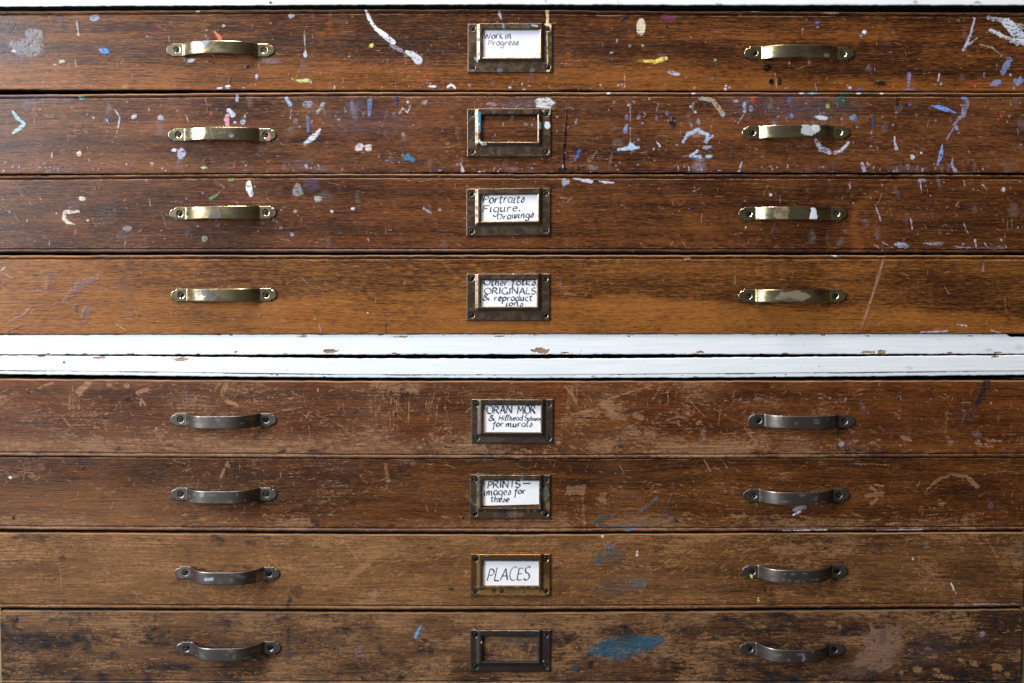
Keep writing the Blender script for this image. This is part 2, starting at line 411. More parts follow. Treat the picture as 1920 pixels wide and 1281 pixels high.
rail('bottom_board', [(-70, 628.3), (0, 628.2), (640, 627.2), (960, 627), (1280, 626.8), (1888, 626.8), (1896, 632), (1990, 632.5)],
     [(-70, 665), (0, 665.2), (640, 665.4), (960, 665.3), (1280, 664.8), (1920, 664.2), (1990, 664)], upper, UB, 0.0015, mk_a)
box('side_panel', wx(-70), wx(-46), 0.006, 0.45, wz(627), wz(14), M_white, upper, UB)
box('side_panel', wx(1966), wx(1990), 0.006, 0.45, wz(627), wz(14), M_white, upper, UB)
box('back_panel', wx(-69), wx(1989), 0.44, 0.448, wz(664), wz(-50), M_inner, upper, UB)

LB = (0, 0.3, wz(1330))
lower = thing('plan_chest', 'lower plan chest frame with chipped white top board and pale bare wooden sides', 'plan chest', LB, 'plan chest frames')
def mk_b(s):
    for x, y, w, h in ((78, 669, 8, 2.5), (187, 671, 14, 2.4), (339, 674, 14, 4.5), (1865, 669, 8, 2), (900, 703, 6, 1.4), (1408, 674, 5, 1)): chip(s, x, y, w, h, x % 50)
    s.blob(120, 680, 3.2, 3.2, (45, 45, 75), 1, rough=.15); s.blob(1232, 671.5, 3, 1.5, (240, 240, 235))
    s.blob(560, 698, 3, 1, 'grime', .5); s.smear(1705, 690, 8, 4, (140, 155, 170), .5)
    r = np.random.default_rng(13)
    for _ in range(30): s.stroke([(x := r.uniform(0, 1920), y := r.uniform(675, 698)), (x + r.uniform(4, 25), y + r.uniform(-2, 2))], r.uniform(.6, 1.3), 'grime', r.uniform(.15, .38), rough=1)
    for _ in range(26): s.blob(r.uniform(0, 1920), ip(BB, r.uniform(0, 1920)) - 1, r.uniform(2, 8), r.uniform(.6, 1.3), 'grime', .6)
    speck(s, 80, 673, 700, 9)
BB = [(-70, 701), (0, 702), (320, 705.5), (640, 708.3), (960, 709.6), (1280, 708.6), (1600, 706.5), (1920, 703.6), (1990, 703)]
rail('top_board', [(-70, 666.3), (0, 666.8), (320, 669), (640, 672.3), (960, 673.2), (1280, 671.3), (1700, 668), (1920, 666.2), (1990, 666)], BB, lower, LB, 0.0005, mk_b,
     groove=[(-70, 694.5), (0, 695.3), (320, 699), (640, 703), (960, 704.3), (1280, 702), (1600, 699.5), (1920, 696.3), (1990, 696)])
def side(name, xo, xi):
    ys = np.linspace(712, 1300, 40); pts = []
    xin = np.array([xi(y) for y in ys])
    X = np.stack([np.full(40, xo), np.full(40, xo), xin, xin], 1); D = np.tile(np.array([0.44, 0.004, 0.004, 0.44]), (40, 1))
    Y = np.repeat(ys[:, None], 4, 1)
    raw_mesh(name, np.stack([wx(X), D, wz(Y)], -1).reshape(-1, 3), grid_faces(40, 4), [M_side], lower, LB, smooth=False)
LX = [(712, -14), (860, -8), (1000, -3), (1140, 0.2), (1215, 2.2), (1283, 3.6), (1300, 4)]
RX = [(712, 1934), (860, 1928), (1000, 1921), (1100, 1918.6), (1141, 1917.5), (1220, 1915), (1283, 1912), (1300, 1911)]
side('side_panel', -70, lambda y: ip(LX, y) - 2.2)
side('side_panel', 1990, lambda y: ip(RX, y) + 2.0)
box('back_panel', wx(-69), wx(1989), 0.44, 0.448, wz(1299), wz(672), M_inner, lower, LB)
box('plinth', wx(-70), wx(1990), 0.03, 0.44, wz(1330), wz(1300), M_inner, lower, LB)

# ------------------------------------------------------------------ drawer fronts
exec_marks = {}
def drawer_front(k, top, bot, xl, xr, bead_top, bead_bot, tone_fn, marks, mat, parent, base, front=0.0, edge_wear_glint=(0.3, 0.3), corner=0.0):
    C = 1620
    t = np.linspace(0, 1, C)
    xm = (ip(xl, 0.5 * (top[0][1] + bot[0][1])) + t * (ip(xr, 0.5 * (top[0][1] + bot[0][1])) - ip(xl, 0.5 * (top[0][1] + bot[0][1]))))
    jit = lambda sd: (vnoise(xm / 14, xm * 0 + sd, 3 + k) - 0.5) * 0.8 + (vnoise(xm / 60, xm * 0 + sd, 5) - 0.5) * 0.8
    yt = ip(top, xm) + jit(1); yb = ip(bot, xm) + jit(8)
    if corner:
        d = np.minimum(xm - xm[0], xm[-1] - xm); c = np.clip(1 - d / corner, 0, 1); yt = yt + corner * 0.8 * (1 - np.sqrt(1 - c * c * 0.98))
    H = float(np.median(yb - yt))
    u0 = np.concatenate([[0, .25, .6], np.arange(1.1, 11.5, 0.62)])
    n = int((H - 23) / 1.2)
    fr = np.concatenate([u0 / H, np.linspace(11.8 / H, 1 - 11.8 / H, n), 1 - u0[::-1] / H])
    Y = yt[None] + fr[:, None] * (yb - yt)[None]
    X = ip(xl, Y) + t[None] * (ip(xr, Y) - ip(xl, Y))
    u = Y - yt[None]; v = yb[None] - Y
    out = np.zeros(X.shape); s = Surf(X, Y)
    def edge(d, bead):
        if bead:
            o = np.where(d < 6.4, -0.0004 + 0.0019 * (np.sqrt(np.clip(1 - ((d - 3.2) / 3.2) ** 2, 0, 1)) - 0.55), 0)
            o = np.where((d >= 6.2), -0.0016 * ss(8.9, 7.2, d), o)
            s.grime = np.maximum(s.grime, ss(1.1, 0.3, np.abs(d - 7.2)) * 0.6)
            return o
        return -0.0014 * (1 - np.sqrt(np.clip(1 - (1 - np.clip(d / 2.4, 0, 1)) ** 2, 0, 1)))
    out = out + edge(u, bead_top) + edge(v, bead_bot)
    nz = fnoise(X / 26, Y / 5, k, 3)
    s.wear = np.maximum(s.wear, ss(3.4, 0.6, u) * edge_wear_glint[0] * (0.55 + 0.9 * nz)); s.wear = np.maximum(s.wear, ss(3.4, 0.8, v) * edge_wear_glint[1] * (0.5 + 0.9 * nz))  # worn edges; on the upper beads also a highlight put into the colour
    if bead_top: s.wear = np.maximum(s.wear, ss(1.4, 0.3, np.abs(u - 9.3)) * 0.45 * (0.4 + 1.0 * nz))  # pale worn line beside the groove; its gloss highlight is coloured in
    if bead_bot: s.wear = np.maximum(s.wear, ss(1.2, 0.3, np.abs(v - 9.2)) * 0.4 * (0.4 + nz))
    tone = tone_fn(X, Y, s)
    marks(s)
    out = out + 0.0004 * s.a - 0.00014 * np.clip(s.wear - 0.45, 0, 1)
    D = front - out
    back = front + 0.02
    def pad(A): return np.pad(A, 1, mode='edge')
    XX, YY, DD = pad(X), pad(Y), pad(D)
    DD[0] = back; DD[-1] = back; DD[:, 0] = back; DD[:, -1] = back
    verts = np.stack([wx(XX), DD, wz(YY)], -1).reshape(-1, 3)
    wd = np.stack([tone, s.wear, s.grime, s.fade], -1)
    pw = np.pad(wd, ((1, 1), (1, 1), (0, 0)), mode='edge'); pp = np.pad(s.attr(), ((1, 1), (1, 1), (0, 0)), mode='edge')
    fm = np.zeros((XX.shape[0] - 1, XX.shape[1] - 1), int); fm[0] = fm[-1] = 1; fm[:, 0] = fm[:, -1] = 1
    return raw_mesh('drawer_front', verts, grid_faces(*XX.shape), [mat, M_edge], parent, base, face_mat=fm.ravel(), attrs={'wood': pw, 'paint': pp})

PAL = [(205, 205, 225), (180, 185, 215), (225, 225, 230), (150, 170, 215), (195, 180, 200), (110, 140, 200), (160, 130, 160), (60, 90, 160), (215, 195, 165), (120, 40, 50), (40, 45, 80)]
def specks(s, n, x0, x1, y0, y1, seed, amax=0.9, big=3.0):
    r = np.random.default_rng(seed)
    for _ in range(n):
        c = PAL[min(len(PAL) - 1, int(r.exponential(2.6)))]
        x, y = r.uniform(x0, x1), r.uniform(y0, y1); q = r.exponential(0.9) + 0.6
        if r.random() < 0.14: s.stroke([(x, y), (x + r.uniform(-4, 4), y + r.uniform(3, 14))], (1.6, .8), c, r.uniform(.2, amax), dry=.3)
        elif r.random() < 0.13: s.smear(x, y, r.uniform(2.5, 7), r.uniform(5, 15), c, r.uniform(.15, .38), r.uniform(-20, 20))
        else: s.blob(x, y, min(big, q) * r.uniform(.6, 1.4), min(big, q) * r.uniform(.6, 1.4), c, r.uniform(.3, amax))
def scratches(s, n, x0, x1, y0, y1, seed, wear=0.6, lmax=26, wmax=1.5, kind='wear', steep=0.5):
    r = np.random.default_rng(seed)
    for _ in range(n):
        x, y = r.uniform(x0, x1), r.uniform(y0, y1); L = 3 + r.exponential(lmax / 3)
        a = r.normal(0, 0.25) if r.random() > steep else r.uniform(0.4, 2.7)
        L = min(L, lmax * 2); bend = r.normal(0, .15)
        p = [(x, y), (x + L / 2 * math.cos(a), y + L / 2 * math.sin(a)), (x + L / 2 * math.cos(a) + L / 2 * math.cos(a + bend), y + L / 2 * math.sin(a) + L / 2 * math.sin(a + bend))]
        s.stroke(p, (r.uniform(.5, wmax), r.uniform(.4, wmax * .7)), kind, r.uniform(.42, wear), soft=0.8, rough=.6)
def scuffs(s, n, x0, x1, y0, y1, seed, a=(0.3, 0.5), size=(6, 24)):
    r = np.random.default_rng(seed)
    for _ in range(n):
        rx = r.uniform(*size); s.blob(r.uniform(x0, x1), r.uniform(y0, y1), rx, rx * r.uniform(.25, .7), 'wear', r.uniform(*a), r.uniform(-25, 25), soft=rx, rough=.6)
def stains(s, n, x0, x1, y0, y1, seed, a=(0.2, 0.5), size=(3, 14)):
    r = np.random.default_rng(seed)
    for _ in range(n):
        rx = r.uniform(*size); s.blob(r.uniform(x0, x1), r.uniform(y0, y1), rx, rx * r.uniform(.4, .9), 'grime', r.uniform(*a), r.uniform(-25, 25), soft=rx, rough=.6)

# --- drawer 1
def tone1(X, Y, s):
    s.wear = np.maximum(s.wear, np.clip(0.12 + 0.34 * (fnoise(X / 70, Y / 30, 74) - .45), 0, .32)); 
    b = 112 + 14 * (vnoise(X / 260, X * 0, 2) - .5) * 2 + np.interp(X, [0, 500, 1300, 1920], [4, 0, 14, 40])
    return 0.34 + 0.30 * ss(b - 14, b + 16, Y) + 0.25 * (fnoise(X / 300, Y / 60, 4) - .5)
W_ = (232, 232, 238)
def marks1(s):
    s.blob(67, 67, 19, 14, (160, 150, 148), .78, 25, rough=.3, soft=3); s.blob(52, 91, 35, 19, (156, 150, 154), .75, 10, rough=.3, soft=3); s.smear(30, 85, 44, 40, (96, 104, 140), .5); s.blob(26, 97, 5, 2.5, (225, 230, 250)); s.stroke([(58, 72), (82, 84)], 5, (120, 130, 150), .5, dry=.4)  # wide blue smear at far left: window sheen put into the colour
    s.blob(197, 96, 11, 6, (25, 140, 225), 1, 18, rough=.15); s.blob(117, 116, 7, 4, (195, 190, 172)); s.blob(105, 122, 4, 2, (200, 205, 215), .8)
    s.blob(179, 34, 10, 7, (155, 185, 215), .75, dry=.35); s.stroke([(145, 40), (147, 55), (148, 66)], (4, 3), (195, 188, 205), .6, dry=.3); s.blob(148, 66, 2.5, 2.5, W_)
    s.smear(18, 42, 10, 14, (70, 90, 130), .5); s.smear(116, 40, 5, 8, (80, 110, 150), .6)  # smear at the left edge is painted bluish sheen
    s.stroke([(306, 41), (315, 49), (327, 55)], 1.8, (20, 14, 12), .9)
    s.stroke([(404, 60), (409, 67), (413, 73)], (3, 9), (228, 92, 66)); s.blob(420, 49, 4, 3, (200, 205, 210), .8, dry=.4); s.blob(411, 57, 2, 2, (40, 60, 50))
    s.blob(359, 114, 8, 3.6, (205, 205, 235), 1, -12); s.smear(508, 115, 20, 6, (165, 150, 190), .8); s.blob(464, 126, 4, 3.4, (15, 12, 12))
    s.stroke([(571, 57), (572, 80), (573, 98)], (1.2, 2), (190, 190, 200), .7); s.blob(573, 103, 4, 7, (190, 205, 225)); s.smear(570, 125, 7, 18, (120, 110, 150), .5)
    s.blob(482, 144, 3, 5, (190, 190, 215)); s.stroke([(549, 149), (563, 152), (576, 152)], (5, 9), (220, 220, 125), 1, dry=.4); s.blob(582, 153, 4, 4, (190, 185, 150), .8)
    s.blob(428, 163, 5.5, 4.5, (235, 235, 250)); s.blob(413, 166, 6, 2.4, (225, 225, 235)); s.stroke([(432, 148), (431, 158)], 3, (15, 12, 12), .8)
    s.blob(547, 30, 7, 5, (200, 205, 215), .8, dry=.5); s.blob(585, 22, 8, 1.6, (190, 50, 40), .9); s.blob(305, 21, 5, 1.4, (130, 160, 200), .8); s.blob(372, 22, 4, 1.4, (225, 225, 225))
    s.stroke([(687, 20), (694, 38), (704, 53), (720, 66), (738, 81)], (5, 7, 8, 12, 11), (228, 228, 240), 1, dry=.16); s.stroke([(734, 86), (752, 95)], 8, (190, 170, 190), .7, dry=.45); s.blob(748, 99, 9, 3, (20, 18, 40), .7, 20)
    s.stroke([(763, 98), (775, 104), (785, 114)], (8, 14, 18), (208, 215, 226), 1); s.blob(697, 86, 5, 4, (238, 215, 60), 1, dry=.2, rough=.7)
    r = np.random.default_rng(21)
    for _ in range(150): s.blob(760 + r.normal(0, 42), 120 + r.normal(0, 24), r.uniform(.4, 1.5), r.uniform(.4, 1.3), (205, 190, 190), r.uniform(.3, .9))
    s.blob(812, 163, 9, 2.6, (220, 225, 240)); s.stroke([(840, 164), (846, 159), (853, 165)], 5, (225, 230, 245)); s.blob(956, 165, 3, 3, (190, 195, 215)); s.blob(798, 147, 4, 6, (190, 50, 45), .6, dry=.4)
    s.stroke([(936, 22), (938, 31), (940, 36)], (4, 6, 3), (190, 195, 225), .9); s.stroke([(942, 44), (944, 56)], 4, (150, 155, 190), .6)
    s.stroke([(1026, 20), (1027, 34), (1026, 49)], (8, 5, 8), (242, 205, 148))
    s.blob(1202, 51, 9.5, 18, (228, 208, 178), 1, 3, rough=.14); s.stroke([(1208, 115), (1228, 116), (1249, 110)], (5, 10, 8), (242, 216, 26), 1, dry=.22); s.smear(1202, 114, 7, 4, (210, 190, 60), .8)
    s.stroke([(1163, 42), (1172, 34), (1180, 28)], (4, 8, 6), (24, 36, 60), .95, dry=.15); s.stroke([(1150, 23), (1196, 22)], (4, 5), (150, 22, 40), .9, dry=.25); s.blob(1253, 35, 16, 7, (150, 50, 95), .85, 10, dry=.42); s.blob(1250, 50, 3, 3, (20, 16, 24))
    s.blob(1264, 138, 13, 4, (190, 205, 230), .9, 12, dry=.4); s.blob(1157, 77, 2, 4, (140, 150, 190)); s.blob(1147, 99, 4, 2, (200, 190, 175), .8); s.stroke([(1171, 136), (1171, 164)], 1.5, (215, 205, 190), .8); s.blob(1181, 87, 3, 3, (130, 140, 180), .8)
    s.smear(1128, 64, 9, 8, (40, 40, 50), .6); s.smear(1065, 62, 7, 9, (120, 110, 130), .4)
    s.stroke([(1410, 21), (1460, 20), (1512, 19)], 4, (200, 205, 235)); s.blob(1557, 25, 17, 2, (205, 168, 110), .9); s.blob(1533, 43, 5, 3, (75, 92, 205)); s.blob(1620, 61, 5, 4.5, (210, 220, 245)); s.blob(1614, 68, 3, 3, (110, 150, 200)); s.stroke([(1505, 55), (1504, 66)], (5, 1), (200, 140, 160), .9)
    s.stroke([(1827, 36), (1820, 65), (1807, 94)], (4, 5, 7), (176, 182, 220), .95, dry=.12); s.stroke([(1811, 86), (1822, 80), (1833, 71)], (6, 3), (190, 185, 190), .9); s.stroke([(1836, 84), (1858, 89), (1880, 106)], (2, 4, 1.5), (175, 150, 110), .9)
    s.stroke([(1888, 44), (1922, 78)], 22, (205, 215, 232), .95, dry=.5, rough=4); s.stroke([(1858, 58), (1908, 82)], 8, (205, 212, 225), .9, dry=.45, rough=3); s.stroke([(1854, 33), (1922, 52)], 10, (200, 205, 215), .7, dry=.6, rough=3); s.stroke([(1905, 72), (1920, 80)], 6, (190, 205, 230), .9)
    s.stroke([(1893, 112), (1880, 136)], 13, (118, 136, 195), .9, dry=.18, rough=2.5); s.blob(1867, 156, 13, 7, (126, 144, 200), .9, 15, rough=.7); s.blob(1910, 153, 11, 8, (126, 144, 200), .9, -20, rough=.7); s.stroke([(1813, 155), (1826, 160), (1840, 157)], (3, 8, 3), (185, 38, 22), 1, dry=.2)
    s.stroke([(1704, 140), (1703, 168)], (9, 4), (122, 134, 200), .9); s.blob(1704, 169, 12, 1.6, (150, 120, 190), .8); s.stroke([(1761, 139), (1758, 152)], 3, (200, 195, 210), .9); s.blob(1593, 165, 4, 3, (190, 190, 215)); s.blob(1611, 169, 6, 2.5, (50, 90, 200)); s.blob(1845, 141, 2.5, 5, (110, 130, 200))
    s.blob(1438, 128, 7, 9, (8, 8, 12), 1, 10); s.blob(1446, 154, 6, 7, (8, 8, 14), 1); s.blob(1461, 153, 5, 9, (8, 8, 14), 1); s.stroke([(1453, 137), (1455, 150), (1456, 165)], 1.5, (190, 140, 110), .9)
    s.blob(1336, 148, 4, 5, (120, 110, 130), .7); s.blob(1341, 113, 3, 2, (180, 180, 195)); s.blob(1480, 119, 2, 2.5, (170, 160, 160)); s.blob(1517, 118, 3, 4, (160, 150, 150), .8); s.smear(1665, 84, 10, 12, (40, 60, 60), .5); s.blob(1650, 158, 16, 6, 'grime', .6, soft=6)
    specks(s, 150, 0, 1920, 24, 168, 31, .6, 2.0); specks(s, 60, 350, 1920, 155, 169, 32, .9)
    scratches(s, 240, 0, 1920, 28, 166, 33, .8, 24, 1.8); scratches(s, 60, 40, 300, 140, 167, 34, .6, 30, 1.6, steep=.1); scuffs(s, 10, 60, 250, 155, 166, 35, (.35, .5)); scratches(s, 60, 900, 1500, 110, 166, 36, .58, 26, 1.3, steep=.3)
    halo(s, 1)
# --- drawer 2
def tone2(X, Y, s):
    s.wear = np.maximum(s.wear, np.clip(0.17 + 0.34 * (fnoise(X / 70, Y / 30, 71) - .45), 0, .32)); 
    return 0.40 + 0.30 * (fnoise(X / 90, Y / 40, 8) - .5) + 0.05 * ss(230, 300, Y)
def marks2(s):
    s.smear(70, 182, 80, 12, (110, 130, 185), .45)  # bluish haze along the upper left: window sheen painted as colour
    s.blob(153, 184, 6, 5, (110, 180, 150), .9, dry=.3); s.stroke([(24, 208), (31, 220), (46, 232)], (5, 9, 6), (150, 200, 215), .9, dry=.35); s.stroke([(46, 233), (36, 243), (26, 250)], (7, 9, 6), (158, 208, 222), .95, dry=.12); s.smear(55, 194, 14, 12, (150, 130, 170), .6)
    s.blob(165, 215, 2.4, 2.4, (80, 150, 100)); s.blob(200, 227, 6, 4, (50, 92, 175), .9); s.stroke([(216, 206), (225, 220), (222, 240)], (2, 3.5), (205, 200, 210), .8, dry=.2); s.blob(252, 219, 6, 4, (200, 200, 222), .9, -30); s.blob(302, 221, 6, 6, (175, 185, 220), .8); s.smear(302, 240, 7, 16, (140, 140, 185), .5)
    s.blob(149, 289, 5, 6, (232, 200, 160)); s.stroke([(387, 186), (390, 206)], 4, (165, 40, 45), .6, dry=.3); s.blob(397, 214, 4, 6, (190, 60, 50), .65, dry=.3); s.stroke([(427, 217), (426, 226), (427, 234)], (9, 12, 9), (228, 140, 168)); s.stroke([(429, 206), (437, 216)], (6, 12), (192, 212, 240)); s.blob(456, 229, 5, 5, (170, 195, 230), .9, dry=.2); s.blob(441, 230, 3, 2.5, (190, 200, 220))
    s.blob(445, 184, 3.5, 9, (170, 195, 225), .9); s.stroke([(537, 184), (544, 196)], (6, 9), (150, 185, 230), .85, dry=.2); s.blob(577, 196, 11, 8, (150, 165, 185), .75, dry=.45); s.stroke([(607, 195), (597, 210)], 8, (180, 190, 200), .8, dry=.4); s.stroke([(547, 205), (545, 222)], 2, (190, 190, 220), .7)
    s.stroke([(578, 222), (579, 246)], (7, 5), (40, 112, 185), .9, dry=.2); s.blob(585, 229, 3, 4, (205, 60, 50)); s.stroke([(600, 244), (588, 258), (572, 270)], (6, 14, 9), (215, 222, 238), .95, dry=.48, rough=3); s.blob(555, 229, 6, 5, (140, 130, 140), .6, dry=.4)
    s.blob(341, 289, 8, 13, (185, 188, 220), .9, 8, dry=.15); s.blob(327, 282, 5, 3.4, (225, 225, 245)); s.blob(383, 315, 6, 3, (212, 222, 120)); s.blob(388, 303, 7, 6, (30, 26, 40), .6); s.blob(442, 309, 4, 8, (150, 26, 40), .75, dry=.2); s.stroke([(98, 286), (98, 297)], 1.4, (220, 200, 190), .7)
    s.smear(130, 318, 30, 10, (80, 70, 110), .5); s.smear(565, 310, 22, 14, (130, 110, 150), .5); s.smear(600, 317, 14, 8, (150, 150, 190), .6)
    s.stroke([(694, 188), (693, 218)], (10, 7), (92, 135, 200), .75, dry=.28); s.stroke([(743, 184), (744, 200)], (8, 5), (28, 48, 115), .9); s.smear(665, 200, 20, 18, (140, 145, 185), .5); s.stroke([(660, 192), (661, 210)], 5, (130, 150, 190), .5, dry=.4)
    s.stroke([(749, 214), (756, 203), (764, 212), (768, 204)], 2.5, (205, 210, 205), .9, dry=.2); s.blob(765, 192, 3, 3, (190, 200, 200)); s.smear(715, 230, 60, 26, (90, 90, 130), .4); s.smear(640, 230, 40, 26, (120, 110, 150), .35)
    s.blob(674, 276, 9, 7, (222, 208, 214), 1, dry=.25, rough=.6); s.blob(691, 277, 7, 7, (232, 212, 206)); s.stroke([(757, 293), (766, 296), (775, 302)], (5, 17, 9), (30, 132, 175), 1, rough=3.5); s.blob(727, 302, 5, 2.4, (110, 130, 150)); s.blob(757, 253, 4, 4, (170, 160, 160), .7, dry=.4)
    s.stroke([(864, 306), (868, 321)], (3, 9), (212, 215, 232), .95); s.blob(903, 322, 7, 2, (225, 228, 240)); s.smear(861, 308, 8, 14, (165, 40, 40), .7); s.smear(815, 318, 12, 6, (100, 40, 90), .8); s.blob(922, 196, 12, 4, (190, 140, 160), .75, 5, dry=.25); s.smear(960, 318, 12, 5, (190, 170, 190), .7)
    s.blob(1022, 192, 22, 9, (228, 228, 238), .95, 5, dry=.42); s.blob(1019, 200, 15, 5.5, (238, 238, 240), 1, 5, rough=.4); s.smear(985, 195, 60, 10, (150, 150, 175), .5)
    s.stroke([(1063, 206), (1061, 240), (1058, 270), (1057, 300), (1058, 318)], (1.5, 5, 8, 5, 4), (7, 6, 7), 1, rough=.7); s.blob(1054, 317, 9, 4, (8, 8, 10), .9, dry=.2); s.blob(1063, 292, 5, 5, (130, 30, 30), .5, dry=.3)
    s.stroke([(1087, 283), (1078, 302)], (8, 5), (40, 92, 195), .95, dry=.15); s.blob(1083, 315, 6, 5, (50, 16, 20), .7); s.smear(1111, 315, 10, 5, (190, 180, 200), .8)
    s.stroke([(1161, 281), (1180, 278), (1198, 277)], (6, 10, 6), (168, 204, 240), 1, rough=2.4); s.blob(1184, 272, 7, 4, (168, 204, 240)); s.stroke([(1182, 200), (1182, 270)], 1.4, (200, 195, 200), .6, dry=.2); s.blob(1175, 220, 4, 6, (100, 140, 200), .7); s.stroke([(1176, 234), (1172, 247)], (4, 10), (125, 155, 212), .9, dry=.15); s.blob(1179, 197, 3, 2.4, W_); s.smear(1152, 270, 4, 8, (190, 180, 190), .5)
    s.stroke([(1231, 266), (1237, 274)], (4, 6), (212, 205, 220), .95, rough=2); s.blob(1198, 220, 4, 6, (170, 150, 175), .7, dry=.3); s.blob(1250, 213, 3, 4, (70, 110, 190), .9); s.blob(1231, 222, 3, 5, (120, 130, 180), .6); s.blob(1262, 230, 8, 16, 'grime', .55, soft=5); s.blob(1192, 209, 5, 6, (80, 20, 40), .5, dry=.3)
    s.stroke([(1318, 184), (1337, 189), (1348, 203), (1355, 216)], (8, 11, 10, 8), (198, 168, 132), .85, dry=.22); s.blob(1356, 215, 4, 5, (150, 185, 205)); s.blob(1318, 186, 9, 3, (150, 180, 190), .8); s.stroke([(1295, 200), (1304, 211)], 5, (205, 205, 220), .9, rough=2)
    s.smear(1480, 200, 120, 26, (110, 115, 155), .5); s.smear(1560, 205, 60, 22, (60, 90, 90), .5)
    s.blob(1412, 188, 5.5, 6, (198, 40, 28)); s.stroke([(1396, 195), (1396, 209)], 7, (155, 180, 222), .85); s.blob(1408, 204, 4, 6, (140, 165, 200), .7); s.blob(1380, 190, 5, 3, (170, 185, 215), .8); s.blob(1552, 199, 4, 5, (170, 195, 70), .95); s.blob(1577, 190, 10, 10, (15, 108, 90), .95, rough=.5); s.blob(1444, 200, 5, 4, (140, 150, 70), .6); s.blob(1480, 188, 4, 7, (70, 110, 190), .8)
    for x, w, c in ((1503, 5, W_), (1526, 11, (150, 200, 235)), (1586, 9, (50, 130, 95)), (1653, 4, W_), (1610, 5, (210, 210, 220)), (1300, 5, (200, 205, 230)), (1630, 8, (60, 110, 80)), (1141, 4, W_)): s.blob(x, 175.5, w, 2.2, c, .95)
    s.blob(1540, 221, 14, 5, (212, 215, 232), .9, 8, dry=.3); s.blob(1600, 221, 7, 6, (100, 160, 195), .9, dry=.35, rough=.7); s.stroke([(1636, 218), (1638, 240)], (6, 5), (40, 75, 130), .85, dry=.2); s.stroke([(1394, 216), (1384, 231)], (3, 1.5), (205, 205, 225), .8); s.blob(1484, 218, 4, 5, (90, 130, 200), .9)
    s.stroke([(1281, 266), (1291, 252), (1310, 245), (1327, 254), (1324, 266), (1336, 256)], (5, 9, 9, 8, 7, 4), (168, 198, 240), .95, dry=.25, rough=2.6); s.blob(1306, 254, 10, 5, (180, 130, 110), .6, dry=.4); s.blob(1326, 277, 10, 4, (140, 165, 215), .85, -10, dry=.2)
    s.stroke([(1308, 283), (1296, 293), (1313, 295)], (4, 7, 6), (168, 200, 242), 1, rough=2); s.blob(1329, 294, 7, 4, (160, 200, 225), 1, -5); s.stroke([(1280, 294), (1298, 290)], 1.5, (190, 190, 210), .8); s.smear(1311, 311, 12, 16, (190, 185, 215), .9); s.blob(1310, 229, 4, 6, (150, 165, 190), .7)
    s.stroke([(1677, 256), (1678, 268), (1681, 280)], (4, 5, 7), (190, 190, 225), .9, dry=.2)
    s.stroke([(1748, 199), (1766, 203), (1792, 212)], (5, 11, 2), (95, 150, 235), 1, dry=.1); s.blob(1809, 185, 8, 4, (95, 140, 215), .9, 10, dry=.2); s.stroke([(1814, 193), (1805, 215), (1790, 232), (1798, 250)], (12, 14, 8, 6), (160, 160, 205), .7, dry=.5, rough=3); s.stroke([(1788, 240), (1775, 262)], 4, (150, 150, 195), .7, dry=.4)
    s.stroke([(1767, 271), (1764, 290), (1758, 309)], (3, 9, 5), (98, 158, 240), 1); s.blob(1711, 295, 4.5, 5, (215, 215, 230), 1, dry=.3, rough=.6); s.blob(1727, 287, 2.4, 2, W_); s.stroke([(1786, 296), (1785, 310), (1792, 322)], (1.5, 6, 8), (170, 170, 210), .8, dry=.35)
    s.blob(1878, 219, 4, 3, (200, 40, 30), .9); s.blob(1872, 224, 3, 3, (200, 40, 30), .8); s.blob(1706, 197, 4, 3, (60, 100, 180), .9); s.blob(1717, 199, 6, 6, (90, 90, 40), .6); s.blob(1682, 195, 4, 18, (14, 12, 14), .6, dry=.2)
    s.stroke([(1617, 308), (1621, 322)], 8, (180, 175, 215), .85, dry=.3); s.stroke([(1391, 304), (1386, 320)], (2, 6), (200, 200, 225), .8, dry=.2); s.smear(1700, 318, 40, 8, (120, 110, 150), .5); s.blob(1625, 312, 4, 4, (190, 50, 40), .6)
    s.stroke([(1529, 262), (1540, 280), (1560, 287), (1580, 282), (1590, 268)], (7, 14, 7, 6, 7), (200, 208, 226), .85, dry=.5, rough=2.4); s.stroke([(1574, 284), (1590, 270)], 5, (185, 210, 232), .9)
    specks(s, 240, 0, 1920, 184, 322, 41, .6, 2.0); specks(s, 170, 380, 1920, 184, 240, 42, .6, 3.4); specks(s, 120, 0, 1920, 306, 324, 43, .85)
    scratches(s, 380, 0, 1920, 186, 322, 44, .8, 18, 1.8); scuffs(s, 30, 450, 1700, 262, 312, 45, (.28, .4)); stains(s, 40, 0, 1920, 186, 320, 46, (.2, .42))
    halo(s, 2)
